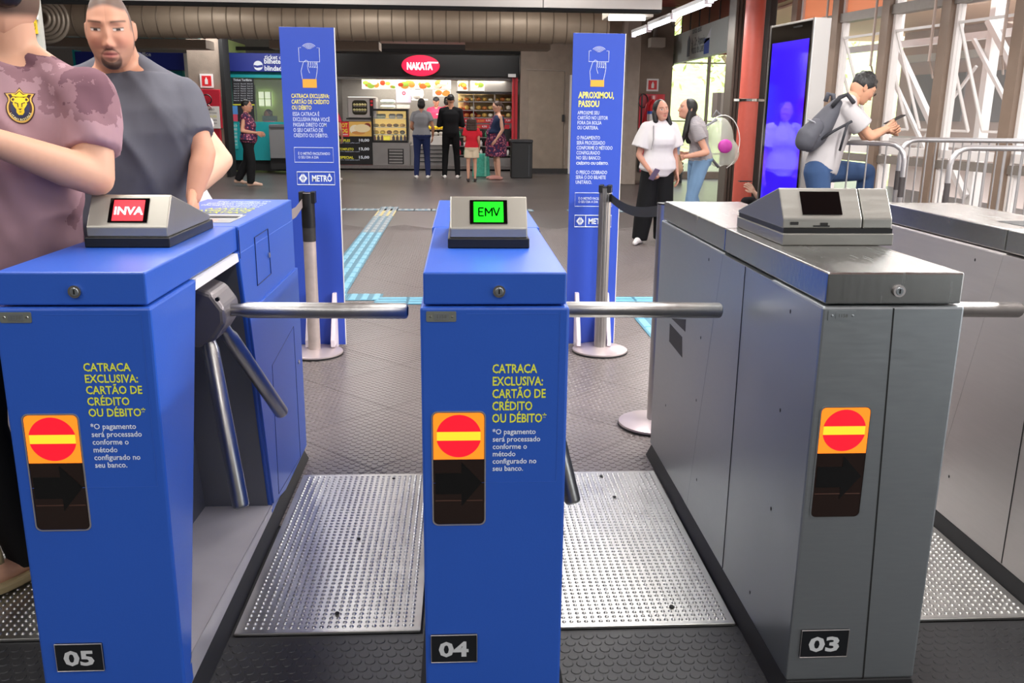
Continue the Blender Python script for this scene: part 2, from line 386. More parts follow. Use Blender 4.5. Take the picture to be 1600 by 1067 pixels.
# big ribbed duct along the hall
DUCT = mat('dusty_duct_metal', (150, 134, 116), .5, .25, var=.16, scale=3, bump=.06, bscale=30)
Yd = 17.0; zc = at(600, 36, Yd).z; Rd = .305
dl, drt = at(75, 30, Yd).x, at(949, 36, Yd).x
duct = thing('ventilation_duct', (0, Yd, 0), 'long dusty round ventilation duct with seam rings running under the ceiling above the food kiosk', 'duct')
MB().cyl((dl, Yd, zc), (drt, Yd, zc), Rd, 48).build('duct_body', DUCT, duct, smooth='auto')
ring = None; nr = 42
for k in range(nr):
    x = dl+.05+(drt-dl-.1)*k/(nr-1)
    if ring is None:
        mb = MB(); mb.tube([(0, math.cos(t)*(Rd+.002), math.sin(t)*(Rd+.002)) for t in [2*math.pi*i/40 for i in range(40)]], .011, 6, closed=True); ring = mb.mesh('duct_ring'); ring.materials.append(mat('duct_seam', (112, 98, 84), .5, .3))
    o = bpy.data.objects.new('duct_ring', ring); COL.objects.link(o); o.parent = duct; o.location = (x, 0, zc)
# flexible hose coiled down at its left end
fx = thing('flexible_duct', at(72, 30, 16.4), 'coiled grey flexible duct end hanging left of the man in dark shirt', 'duct')
c = Vector(fx.location)
for k in range(5):
    R = .36-.055*k
    MB().tube([(c.x+R*math.cos(t), c.y-.05*k, c.z+R*math.sin(t)) for t in [2*math.pi*i/32 for i in range(32)]], .035, 8, closed=True).build('coil', mat('flexible_foil', (158, 146, 132), .4, .4), fx, smooth=True)

# fluorescent lights
TUBE = mat('fluorescent_tube', (235, 245, 255), .3, emit=5.5)
def tube_light(a, b_, label, grp=None):
    a, b_ = Vector(a), Vector(b_); t = thing('fluorescent_light', a, label, 'lamp', grp)
    d = (b_-a).normalized(); sx = Vector((.045, 0, 0)) if abs(d.y) > .5 else Vector((0, .045, 0))
    u = Vector((0, 0, .05))
    MB().hexa([a-sx+u*.6, a+sx+u*.6, b_+sx+u*.6, b_-sx+u*.6, a-sx+u*1.6, a+sx+u*1.6, b_+sx+u*1.6, b_-sx+u*1.6]).build('housing', WHITE, t)
    MB().cyl(a, b_, .03, 12).build('tube', TUBE, t, smooth='auto')
    for e in (a, b_): MB().box(e-Vector((.035, .035, .04)), e+Vector((.035, .035, .06))).build('end_cap', WHP, t)
    return t
seg = [(16.2, 14.9), (14.8, 13.2), (13.1, 11.35), (11.25, 9.0)]
for k, (y0, y1) in enumerate(seg):
    tube_light((3.0, y0, 2.76), (3.0, y1, 2.735), ['farthest white fluorescent tube of the hanging row, its end beside the tall blue sign', 'second white fluorescent tube of the hanging row, counted from the tall blue sign', 'third white fluorescent tube of the hanging row, counted from the tall blue sign', 'nearest white fluorescent tube of the hanging row, running out at the top of the photo'][k], 'fluorescent tubes in the hanging row')
lb = thing('ceiling_batten', at(986, 20, 13.4), 'short white ceiling light box with one tube facing the viewer right of the duct', 'lamp')
a, b_ = at(951, 12, 13.4), at(1021, 26, 13.4); MB().box((a.x, 13.4, b_.z), (b_.x, 14.0, a.z)).build('housing', mat('cream_metal', (212, 202, 186), .5), lb, bevel=.01)
a, b_ = at(951, 28, 13.38), at(1008, 28, 13.38); MB().cyl(a, b_, .032, 12).build('tube', TUBE, lb, smooth='auto')
# ------------------------------------------------------------------ turnstiles
TW, TL, TZB, TZT, TF = .325, 1.643, .9988, 1.0738, 1.88
X5, X4, X3 = -.98768, -.09208, .79657
X6, X2 = X5-.8956, X3+.8887
def P2(me_parts): return me_parts
def red_lens(mname, c, e): return mat(mname, c, .35, emit=e)
AMB = mat('amber_lit_lens', (255, 128, 30), .35, emit=.8); AMBH = mat('amber_lens_core', (255, 180, 40), .35, emit=1.0); REDL = mat('red_lit_lens', (255, 24, 44), .35, emit=.62)
SMOKE = mat('smoked_window', (36, 24, 20), .15, var=.2, scale=10); ARROW = mat('unlit_arrow', (10, 9, 9), .3)
BLACKG = mat('black_glass', (5, 5, 6), .08)
NUMP = mat('black_number_plate', (22, 24, 28), .3); NUMT = mat('silver_digits', (196, 198, 200), .4)
YELT = mat('yellow_vinyl_print', (226, 232, 70), .5); WHTT = mat('pale_vinyl_print', (226, 234, 248), .5)
READ = brushed('reader_steel', (158, 156, 150), .42, (1, 1, 14))
PLATE = mat('grey_serial_plate', (138, 142, 134), .4, .6, var=.1)
CHROME = mat('chrome', (210, 208, 200), .15, 1.)
def turnstile(x, skin, lid, label, number=None, win=(.024, .14, .489, .759), num=(.013, .124, .127, .202), prints=None, console='small', screen=None, seam=False, front_detail=True):
    t = thing('turnstile', (x, TF, 0), label, 'turnstile')
    kw = dict(parent=t, wb=False)
    m = MB()
    m.prism([(0, .05), (0, TZB), (.338, TZB), (.065, .123), (.065, .05)], 0, TW)
    m.build('front_column', skin, t, bevel=.006, wb=False)
    MB().prism([(.995, .05), (.995, .08), (.771, TZB), (TL, TZB), (TL, .05)], 0, TW).build('rear_cabinet', skin, t, bevel=.006, wb=False)
    MB().prism([(.03, .05), (.03, .125), (1.05, .082), (1.05, .05)], .002, TW-.002).build('sill', GREYM if skin is BLUE else skin, t, wb=False)
    MB().prism([(.05, .055), (.05, TZB-.004), (1.0, TZB-.004), (1.0, .055)], 0.0005, .10).build('side_panel', skin, t, wb=False)
    # recess lining
    m = MB(); m.add([(.1, .06, .1265), (TW-.004, .066, .1265), (TW-.004, .998, .0845), (.1, .998, .0845)], [(0, 1, 2, 3)])
    m.build('recess_floor', GREYM, t, wb=False)
    m = MB(); m.add([(.1, .99, .08), (TW-.012, .99, .08), (TW-.012, .766, TZB), (.1, .766, TZB)], [(0, 1, 2, 3)])
    m.add([(.1005, .05, .1), (.1005, 1.0, .08), (.1005, .78, TZB), (.1005, .34, TZB)], [(0, 1, 2, 3)])
    m.build('recess_wall', DARKM, t, wb=False)
    m = MB(); m.prism([(.345, TZB-.002), (.769, TZB-.002), (.780, TZB-.028), (.335, TZB-.028)], TW-.03, TW-.003); m.build('recess_lip', WHITE if skin is BLUE else STEEL, t, wb=False)
    m = MB(); m.add([(TW+.0006, .066, .126), (TW+.0006, .998, .083), (TW+.0006, .998, .07), (TW+.0006, .045, .105)], [(0, 1, 2, 3)]); m.build('sill_edge', GREYM, t, wb=False)
    # rubber plinth
    MB().prism([(-.02, 0), (TW+.02, 0), (TW-.004, .05), (.004, .05)], -.0, TL-.01, 'y').build('plinth', RUBBER, t, bevel=.004, wb=False)
    # lid: front lid and rear lid
    i = .007
    MB().box((i, i, TZB+.004), (TW-i, .786, TZT)).build('front_lid', lid, t, bevel=.004, wb=False)
    i2 = i if lid is not BLUE else .001
    m = MB(); m.box((i2, .790, TZB+(.004 if lid is not BLUE else -.01)), (TW-i2, TL-.004, TZT)); m.build('rear_lid', lid, t, bevel=.004, wb=False)
    # lock
    lk = MB().tube([(.171, i+.002, 1.033), (.171, i-.006, 1.033)], .0135, 20).build('lock', CHROME if lid is BLUE else STEEL, t, smooth='auto', wb=False)
    m = MB(); m.tube([(.171, i-.0061, 1.033), (.171, i-.0075, 1.033)], [.009, .008], 16); m.build('lock_barrel', STEELD, lk, smooth='auto', wb=False)
    MB().box((.1695, i-.0085, 1.028), (.1725, i-.0072, 1.038)).build('key_slot', BLACK, lk, wb=False)
    # serial plate
    sp_ = MB().rrect(.013, .078, .967, .990, 0, -.002, .003).build('serial_plate', PLATE if skin is BLUE else STEELD, t, wb=False)
    for sx in (.022, .069): MB().sph((sx, -.002, .9785), (.003, .0012, .003), 10, 6).build('rivet', CHROME if skin is BLUE else STEELD, sp_, wb=False)
    MB().rrect(.030, .062, .9715, .986, -.002, -.0028, .002).build('plate_rim', STEELD, sp_, wb=False)
    text('1158', (.037, -.0030, .975), (.02, 0, 0), (0, 0, .0075), mat('stamped_digits', (96, 98, 94), .5), sp_, 'stamped_number', wb=False)
    if front_detail:
        x0, x1, z0, z1 = win; zm = z0+(z1-z0)*.589
        w_ = MB().rrect(x0, x1, z0, z1, .004, -.0006, .012).build('indicator_window', SMOKE, t, wb=False)
        fm = MB(); po = rrpoly(x0-.003, x1+.003, z0-.003, z1+.003, .014); pi_ = rrpoly(x0, x1, z0, z1, .012); n = len(po)
        fm.add([(q[0], -.002, q[1]) for q in po]+[(q[0], -.002, q[1]) for q in pi_]+[(q[0], .001, q[1]) for q in po], [(k, (k+1) % n, n+(k+1) % n, n+k) for k in range(n)]+[(k, 2*n+k, 2*n+(k+1) % n, (k+1) % n) for k in range(n)])
        fm.build('window_rim', STEELD if skin is not BLUE else STEEL, w_, wb=False)
        pts = [p for p in rrpoly(x0+.001, x1-.001, zm-.02, z1-.001, .011) if p[1] >= zm]
        pts += [(x0+.001, zm), (x1-.001, zm)]
        MB().prism(pts, -.0008, -.0016, 'y').build('lit_panel', AMB, w_, wb=False)
        cx, cz, R = (x0+x1)/2, zm+(z1-zm)*.5, (x1-x0)*.435
        for a0, a1 in ((12, 168), (192, 348)):
            MB().prism(elpoly(cx, cz, R, R, 24, a0, a1), -.0017, -.0022, 'y').build('red_disc_half', REDL, w_, wb=False)
        MB().prism([(cx-R*.97, cz-R*.2), (cx+R*.97, cz-R*.2), (cx+R*.97, cz+R*.2), (cx-R*.97, cz+R*.2)], -.0017, -.0021, 'y').build('bright_bar', AMBH, w_, wb=False)
        ww, hh = x1-x0, zm-z0
        az = zm-hh*.38
        MB().prism([(x0+ww*.04, az-hh*.15), (x0+ww*.55, az-hh*.15), (x0+ww*.55, az-hh*.34), (x0+ww*.95, az+hh*.02), (x0+ww*.55, az+hh*.34), (x0+ww*.55, az+hh*.17), (x0+ww*.04, az+hh*.17)], -.0008, -.0014, 'y').build('arrow', ARROW, w_, wb=False)
        MB().box((x0+.004, -.0012, z0+hh*.36), (x1-.004, -.0007, z0+hh*.375)).build('window_seam', mat('brown_seam', (78, 50, 40), .5), w_, wb=False)
    if number:
        x0, x1, z0, z1 = num
        n_ = MB().rrect(x0, x1, z0, z1, .001, -.004, .003).build('number_plate', NUMP, t, wb=False)
        fr_ = MB(); fr_.tube([(x0+.001, -.004, z0+.001), (x1-.001, -.004, z0+.001), (x1-.001, -.004, z1-.001), (x0+.001, -.004, z1-.001)], .0014, 6, closed=True).build('plate_edge', STEEL, n_, wb=False)
        ww = x1-x0; hh = z1-z0
        text(number, (x0+ww*.17, -.0046, z0+hh*.2), (ww*.64, 0, 0), (0, 0, hh*.56), NUMT, n_, 'digits', bold=.035, wb=False)
    if prints:
        xl, za, zb_, zc_, zd = prints
        text('CATRACA\nEXCLUSIVA:\nCARTÃO DE\nCRÉDITO\nOU DÉBITO*', (xl, -.0012, zb_), (.122, 0, 0), (0, 0, za-zb_), YELT, t, 'yellow_lettering', bold=.02, wb=False)
        text('*O pagamento\nserá processado\nconforme o\nmétodo\nconfigurado no\nseu banco.', (xl+.001, -.0012, zd), (.108, 0, 0), (0, 0, zc_-zd), WHTT, t, 'white_lettering', bold=.014, wb=False)
        # edge of the vinyl sheet
        MB().box((.02, -.0009, .5895), (.305, -.0003, .5905)).box((.3045, -.0009, .59), (.3055, -.0003, .985)).box((.10, -.0009, .9835), (.3, -.0003, .9845)).build('vinyl_edge', mat('vinyl_edge', (52, 96, 188), .4), t, wb=False)
    if seam:
        MB().slab([(.160, -.0008, TZB-.004), (.163, -.0008, TZB-.004), (.198, -.0008, .05), (.194, -.0008, .05)], (0, 1, 0), .003).build('panel_seam', BLACKM, t, wb=False)
    # seams of the left side
    if skin is not BLUE:
        MB().box((-.0008, .553, .055), (.001, .556, TZB-.004)).build('panel_seam', BLACKM, t, wb=False)
        for (y, z) in ((.927, .955), (.188, .946), (.963, .685), (.197, .69), (.968, .463), (.2, .42), (.9, .2), (.3, .12), (1.4, .3)):
            MB().sph((-.0003, y, z), (.001, .0042, .0055), 8, 6).build('screw_hole', BLACK, t, wb=False)
        MB().slab([(-.0008, y, z) for y, z in ((1.405, .63), (1.21, .625), (1.19, .553), (1.40, .56))], (1, 0, 0), .001).build('dark_sticker', RUBBER, t, wb=False)
        MB().slab([(-.0008, y, z) for y, z in ((1.385, .655), (1.17, .70), (1.17, .655))], (1, 0, 0), .001).build('dark_sticker', RUBBER, t, wb=False)
    else:
        # rear side panel and access doors on the right flank
        m = MB(); m.prism([(.823, .805), (.995, .09), (1.2, .05), (TL+.008, .05), (TL+.008, .805)], TW-.01, TW+.008); m.build('lower_panel', BLUE, t, bevel=.003, wb=False)
        q = [(.98, 1.015), (1.18, 1.018), (1.19, .861), (.981, .859)]
        m = MB(); m.tube([(TW+.001, a, b_) for a, b_ in q], .0016, 6, closed=True); d_ = m.build('access_door', mat('dark_blue_groove', (16, 30, 76), .6), t, wb=False)  # dark blue line draws the groove around the door
        MB().tube([(TW+.0, 1.165, .93), (TW+.006, 1.165, .93)], .009, 12).build('door_lock', CHROME, d_, wb=False)
        q = [(1.09, .56), (1.50, .60), (1.50, .06), (1.075, .09)]
        m = MB(); m.tube([(TW+.008, a, b_) for a, b_ in q], .0014, 6, closed=True); m.build('service_door', mat('dark_blue_groove', (16, 30, 76), .6), t, wb=False)
        MB().tube([(TW+.007, 1.56, .44), (TW+.013, 1.56, .44)], .009, 12).build('door_lock', CHROME, t, wb=False)
        MB().box((TW-.0005, .783, TZB-.02), (TW+.0012, .786, TZT-.01)).build('lid_seam', mat('dark_blue_groove', (16, 30, 76), .6), t, wb=False)
    # tripod
    hb = MB()
    hull = [(.12, .50, .80), (.12, .64, .80), (.12, .5, .95), (.12, .64, .95)]
    y0, y1 = .50, .66
    prof = [(.14, .80), (.27, .775), (.315, .80), (.345, .845), (.345, .885), (.315, .93), (.25, .955), (.14, .955)]
    hb.prism([(p[0], p[1]) for p in prof], y0, y1, 'y')
    hub = hb.build('tripod_hub', HUBM, t, bevel=.014, wb=False, seg=3)
    MB().tube([(.33, .49, .915), (.33, .5, .915)], .006, 8).build('screw', BLACK, hub, wb=False)
    for k, (p, q) in enumerate((((.34, .575, .868), (.832, .57, .865)), ((.285, .535, .815), (.392, .35, .375)), ((.305, .62, .81), (.401, .885, .458)))):
        p, q = Vector(p), Vector(q); d = (q-p).normalized()
        ar = MB().tube([p-d*.02, p+d*.03, p+d*.05, q-d*.006, q], [.017, .0175, .0225, .0225, .019], 20).build('arm', STEELH, t, smooth='auto', wb=False)
        MB().tube([q-d*.001, q+d*.003], [.0185, .012], 16).build('arm_cap', BLACK if k == 0 else STEELD, ar, wb=False)
    # reader console on the lid
    z = TZT
    if console == 'small':
        c0, c1 = .055, .262
        cs = MB().prism([(.356, z-.0), (.356, z+.026), (.755, z+.026), (.755, z)], c0, c1).build('reader_base', BLACK, t, bevel=.003, wb=False)
        m = MB(); m.prism([(.362, z+.026), (.362, z+.051), (.414, z+.125), (.420, z+.125), (.742, z+.040), (.742, z+.026)], c0+.006, c1-.005)
        rd = m.build('reader_head', mat('satin_aluminium', (176, 172, 162), .36, .85, var=.08, scale=8), t, bevel=.003, wb=False)
        A, B = Vector((0, .362, z+.051)), Vector((0, .414, z+.125)); nrm = Vector((0, -.074, .052)).normalized()
        def F(u, v, o=.001): return Vector((c0+.006+(c1-c0-.011)*u, 0, 0))+A+(B-A)*v+nrm*o
        MB().slab([F(.255, .13), F(.742, .13), F(.742, .88), F(.255, .88)], nrm, .0012).build('screen_bezel', BLACKG, rd, wb=False)
        sc, word, tc_, sb = screen
        MB().slab([F(.305, .175, .0022), F(.69, .175, .0022), F(.69, .82, .0022), F(.305, .82, .0022)], nrm, .0006).build('screen', sc, rd, wb=False)
        if word == 'EMV':
            for nm_, st_ in (('E', [[(.436, .62), (.372, .62), (.372, .37), (.436, .37)], [(.372, .5), (.425, .5)]]), ('M', [[(.458, .36), (.458, .62), (.501, .45), (.544, .62), (.544, .36)]]), ('V', [[(.562, .63), (.601, .37), (.640, .63)]])):
                mb_ = MB()
                for ln_ in st_: [mb_.tube([F(*p_, .0032), F(*q_, .0032)], .0019, 6) for p_, q_ in zip(ln_, ln_[1:])]
                mb_.build('screen_letter', tc_, rd, wb=False)
        else: text('INVA', F(.325, .36, .0032), F(.685, .36, 0)-F(.325, .36, 0), (B-A)*.25, tc_, rd, 'screen_text', bold=sb, wb=False)
    elif console == 'wide':
        c0, c1 = .051, .352
        MB().prism([(.421, z), (.421, z+.032), (.826, z+.032), (.826, z)], c0, c1).build('reader_base', READ, t, bevel=.003, wb=False)
        MB().prism([(.428, z+.032), (.428, z+.045), (.82, z+.045), (.82, z+.032)], c0+.003, c1-.002).build('gasket', BLACK, t, wb=False)
        prof = [(.428, z+.045), (.430, z+.071), (.481, z+.146), (.487, z+.146), (.822, z+.052), (.822, z+.045)]
        cm = c0+(c1-c0)*.715
        rd = MB().prism(prof, c0, cm-.001).build('reader_head', READ, t, bevel=.003, wb=False)
        MB().prism(prof, cm+.002, c1-.004).build('reader_module', READ, t, bevel=.003, wb=False)
        A, B = Vector((0, .430, z+.071)), Vector((0, .481, z+.146)); nrm = Vector((0, -.075, .051)).normalized()
        def F(u, v, o=.001): return Vector((c0+(cm-c0)*u, 0, 0))+A+(B-A)*v+nrm*o
        MB().slab([F(.25, .12), F(.75, .12), F(.75, .88), F(.25, .88)], nrm, .0012).build('screen', BLACKG, rd, wb=False)
        for (u, zz, w_, h_) in ((.09, .058, .022, .008), (.38, .051, .045, .004), (.47, .056, .02, .008)):
            x_ = c0+(cm-c0)*u; MB().rrect(x_, x_+w_, z+zz-h_/2, z+zz+h_/2, .4277, .4268, .0015).build('scuff', mat('black_scuff', (22, 22, 22), .7), rd, wb=False)
    # ticket slot in the rear lid
    if skin is BLUE:
        MB().box((.06, .875, z-.001), (.28, 1.085, z+.0012)).build('slot_frame', STEELD, t, wb=False)
        MB().box((.07, 1.0, z+.0012), (.27, 1.03, z+.0018)).build('slot', BLACKM, t, wb=False)
        MB().box((.07, 1.045, z+.0012), (.27, 1.075, z+.004)).build('slot_lip', WHITE, t, wb=False)
        MB().box((.19, .9, z+.0012), (.225, .96, z+.0018)).build('slot_sticker', mat('pink_sticker', (216, 160, 150), .5), t, wb=False)
        text('CATRACA\nEXCLUSIVA:\nCARTÃO DE', (.265, 1.13, z+.001), (-.2, 0, 0), (0, .17, 0), YELT, t, 'lid_lettering', bold=.02, wb=False)
        text('*O pagamento será\nprocessado conforme\no método configurado\nno seu banco.', (.265, 1.33, z+.001), (-.22, 0, 0), (0, .23, 0), WHTT, t, 'lid_lettering', wb=False)
    elif console is None:
        MB().box((.10, .86, z-.001), (.26, 1.0, z+.0012)).build('slot', BLACKM, t, wb=False)
    return t
RSC = mat('red_screen', (232, 42, 56), .3, emit=.8); GSC = mat('green_screen', (10, 232, 20), .3, emit=.85); SCW = mat('screen_white', (250, 240, 240), .4, emit=.9); SCB = mat('screen_black', (4, 26, 6), 1., spec=0.)
turnstile(X5, BLUE, BLUE, 'blue wrapped turnstile numbered 05 whose reader screen is red and reads INVA', '05', (.032, .148, .489, .761), (.035, .144, .127, .2), (.173, .878, .756, .741, .637), 'small', (RSC, 'INVA', SCW, .03))
turnstile(X4, BLUE, BLUE, 'blue wrapped turnstile numbered 04 whose reader screen is green and reads EMV', '04', (.024, .14, .488, .759), (.013, .124, .127, .202), (.157, .871, .734, .720, .618), 'small', (GSC, 'EMV', SCB, .02))
turnstile(X3, STEELD, LIDST, 'bare stainless steel turnstile numbered 03 with a wide reader and blank black screen', '03', (.02, .136, .492, .764), (.026, .146, .117, .193), None, 'wide', seam=True)
turnstile(X2, STEEL, LIDST, 'bare stainless steel turnstile cut off by the right edge of the photo', None, console=None, front_detail=False)
turnstile(X6, STEEL, LIDST, 'bare stainless steel turnstile barely showing at the left edge of the photo', None, console=None, front_detail=False)

# ------------------------------------------------------------------ tread plates
pw, pl = .512, 1.112
def plate_meshes():
    mb = MB(); mb.box((-pw/2, 0, .0), (pw/2, pl, .008))
    base = mb.mesh('plate')
    base.materials.append(ZINC)
    sb = MB(); nx, ny = 23, 50; dx, dy = (pw-.03)/nx, (pl-.03)/ny; k = 8
    for i in range(nx):
        for j in range(ny):
            cx = -pw/2+.015+(i+.5)*dx; cy = .015+(j+.5)*dy; R = .0068
            l0 = [(cx+R*math.cos(2*math.pi*a/k), cy+R*math.sin(2*math.pi*a/k), .0079) for a in range(k)]
            l1 = [(cx+R*.62*math.cos(2*math.pi*a/k), cy+R*.62*math.sin(2*math.pi*a/k), .0114) for a in range(k)]
            sb.add(l0+l1+[(cx, cy, .0126)], [(a, (a+1) % k, k+(a+1) % k, k+a) for a in range(k)]+[(k+a, k+(a+1) % k, 2*k) for a in range(k)])
    st = sb.mesh('studs'); st.materials.append(ZINC)
    for p in st.polygons: p.use_smooth = True
    return base, st
pb_, ps_ = plate_meshes()
for xc, lab, holes in (((X5+TW+X4)/2, 'studded steel tread plate in the lane between the two blue turnstiles', ((.36, 1.06), (.28, .55), (.27, .09))),
                ((X4+TW+X3)/2, 'studded steel tread plate between blue turnstile 04 and the bare steel turnstile 03', ((.29, 1.06), (.31, .86), (.35, .09))),
                ((X3+TW+X2)/2, 'studded steel tread plate in the lane right of turnstile 03', ((.1, .08), (.3, .8))),
                ((X6+TW+X5)/2, 'studded steel tread plate in the lane left of turnstile 05 under a sandalled foot', ((.42, .25), (.3, .8)))):
    t = thing('tread_plate', (xc, 2.205, 0), lab, 'floor plate')
    for nm, me in (('plate', pb_), ('studs', ps_)):
        o = bpy.data.objects.new(nm, me); COL.objects.link(o); o.parent = t
        if nm == 'studs': o['kind'] = 'stuff'
    MB().box((-pw/2, -.002, 0), (pw/2, .006, .0092)).build('front_edge', STEELH, t, bevel=.002, wb=False)
    for hx, hy in holes: MB().sph((hx-pw/2, hy, .0115), (.007, .009, .0025), 10, 6).build('bolt_hole', BLACKM, t, wb=False)

# ------------------------------------------------------------------ tall blue signs
SGP = mat('pale_line_print', (206, 216, 240), .5); SGY = mat('yellow_sign_print', (238, 226, 110), .5); SGO = mat('orange_print', (236, 168, 60), .5)
def tall_sign(px_tl, px_tr, px_b, label, kind):
    Y = 5.36
    a, b_ = at(*px_tl, Y), at(*px_tr, Y); zt = (a.z+b_.z)/2; x0, x1 = a.x, b_.x
    W_ = x1-x0
    t = thing('tall_sign', ((x0+x1)/2, Y, 0), label, 'sign')
    o_ = dict(parent=t, wb=False); hw = W_/2
    MB().box((-hw, 0, .012), (hw, .014, zt)).build('board', BLUES, t, wb=False, bevel=.001)
    MB().box((hw, -.001, .012), (hw+.004, .015, zt)).build('board_edge', WHITE, t, wb=False)
    for sx in (-.05, .10) if kind == 1 else (-.09, .095):
        f = MB(); f.prism([(-.17, .038), (-.06, .038), (-.06, 0), (.17, 0), (.17, .04), (.03, .34), (-.03, .34), (-.17, .08)], sx-.012, sx+.012); f.build('foot', WHP, t, bevel=.003, wb=False)
    y = -.0015
    def U(u): return -hw+W_*u
    def V(v): return zt*(1-v)
    # v measured downwards as a fraction of the height
    H = zt
    e = lambda pts, r_, nm, m, closed=False: MB().tube(pts, r_, 6, closed=closed).build(nm, m, t, wb=False)
    cu, cv = .52, None
    k = 1.0
    s = W_/.333
    zz = (zt-.135) if kind == 1 else (zt-.125)
    cx = U(.53) if kind == 1 else U(.50)
    def zpx(py): return at(0.5*(px_tl[0]+px_tr[0]), py, Y).z
    R_ = (74, 96, 123, 136.5) if kind == 1 else (79, 96, 124.5, 135)   # bracket top, bracket foot, cuff top, cuff foot
    zb, hz, zc1, zc0 = [zpx(v) for v in R_]; g = (hz-zc1)/.13; kx = .95
    for j in range(5):
        R = .010+.0085*j; e([(cx+R*math.cos(math.radians(a_)), y, zb-.012+R*.8*math.sin(math.radians(a_))) for a_ in range(35, 146, 11)], .0016, 'wave_mark', SGP)
    e([(cx-.045, y, zb), (cx-.058, y, zb), (cx-.058, y, hz), (cx+.058, y, hz), (cx+.058, y, zb), (cx+.045, y, zb)], .002, 'card_outline', SGP)
    e([(cx-.045, y, hz-.13*g), (cx-.05, y, hz-.07*g), (cx-.035, y, hz-.005*g), (cx-.02, y, hz+.012*g), (cx-.008, y, hz+.004*g), (cx-.012, y, hz-.03*g), (cx-.01, y, hz-.055*g), (cx-.002, y, hz-.085*g)], .0016, 'hand_outline', SGP)
    e([(cx+.032, y, hz-.13*g), (cx+.04, y, hz-.08*g), (cx+.044, y, hz-.04*g), (cx+.038, y, hz-.006*g)], .0016, 'hand_outline', SGP)
    for j in range(4):
        fx_ = cx+.012*j; e([(fx_-.004, y, hz-.005*g), (fx_-.005, y, hz-(.035+.003*j)*g), (fx_+.002, y, hz-.044*g), (fx_+.007, y, hz-.03*g), (fx_+.006, y, hz-.002*g)], .0014, 'finger_outline', SGP)
    MB().box((cx-.044, y-.0005, zc0), (cx+.036, 0, zc1)).build('orange_cuff', SGO, t, wb=False)
    def line(s_, u0, u1, z1, z0, m, bold=.012, nm='lettering', **k_):
        text(s_, (U(u0), y, z0), (U(u1)-U(u0), 0, 0), (0, 0, z1-z0), m, t, nm, bold=bold, wb=False, **k_)
    if kind == 1:
        line('CATRACA EXCLUSIVA:\nCARTÃO DE CRÉDITO\nOU DÉBITO', .165, .87, zpx(146), zpx(171), SGY, .02)
        line('ESSA CATRACA É\nEXCLUSIVA PARA VOCÊ\nPASSAR DIRETO COM\nO SEU CARTÃO DE\nCRÉDITO OU DÉBITO.', .175, .86, zpx(173), zpx(214), SGP, .012)
        bx = (zpx(230), zpx(253)); lg = (zpx(268), zpx(288)); u0, u1 = .17, .90; w0, w1 = .2, .91
    else:
        line('APROXIMOU,\nPASSOU', .125, .82, zpx(143), zpx(167), SGY, .03)
        line('APROXIME SEU\nCARTÃO NO LEITOR\nFORA DA BOLSA\nOU CARTEIRA.', .12, .72, zpx(173), zpx(202), SGP, .012)
        line('O PAGAMENTO\nSERÁ PROCESSADO\nCONFORME O MÉTODO\nCONFIGURADO\nNO SEU BANCO:', .12, .83, zpx(212), zpx(249), SGP, .012)
        line('CRÉDITO OU DÉBITO.', .12, .76, zpx(251.5), zpx(257), SGP, .03)
        line('O PREÇO COBRADO\nSERÁ O DO BILHETE\nUNITÁRIO.', .12, .74, zpx(266), zpx(287), SGP, .012)
        bx = (zpx(301), zpx(322)); lg = (zpx(336), zpx(354)); u0, u1 = .115, .86; w0, w1 = .12, .86
    e([(U(u0), y, bx[0]), (U(u1), y, bx[0]), (U(u1), y, bx[1]), (U(u0), y, bx[1])], .0022, 'print_frame', SGP, True)
    hh = bx[0]-bx[1]
    line('É O METRÔ FACILITANDO\nO SEU DIA A DIA', u0+.07, u1-.06, bx[0]-hh*.27, bx[1]+hh*.25, SGP, .014)
    e([(U(w0), y, lg[0]), (U(w1), y, lg[0]), (U(w1), y, lg[1]), (U(w0), y, lg[1])], .0028, 'logo_frame', WHT, True)
    hh = lg[0]-lg[1]; um = w0+.22
    e([(U(um), y, lg[0]), (U(um), y, lg[1])], .0026, 'logo_frame', WHT)
    lx, lz = U(w0+.11), (lg[0]+lg[1])/2; r_ = hh*.34
    for sx in (-1, 1):   # two facing half arrows
        MB().prism([(lx+sx*.003, lz+r_*1.1), (lx+sx*r_*.95, lz+r_*.1), (lx+sx*r_*.95, lz-r_*.1), (lx+sx*.003, lz-r_*1.1), (lx+sx*.003, lz-r_*.55), (lx+sx*r_*.42, lz), (lx+sx*.003, lz+r_*.55)], y-.0004, y, 'y').build('logo_arrow', WHT, t, wb=False)
    MB().box((lx-.0022, y-.0004, lz-r_*.8), (lx+.0022, y, lz+r_*.8)).build('logo_bar', WHT, t, wb=False)
    line('METRÔ', um+.06, w1-.05, lg[0]-hh*.12, lg[1]+hh*.24, WHT, .03)
tall_sign((435.5, 41), (521.5, 43), None, 'tall blue sign headed CATRACA EXCLUSIVA, standing behind the left post', 1)
tall_sign((896, 52), (977.5, 51), None, 'tall blue sign headed APROXIMOU, PASSOU, standing behind the middle post', 2)

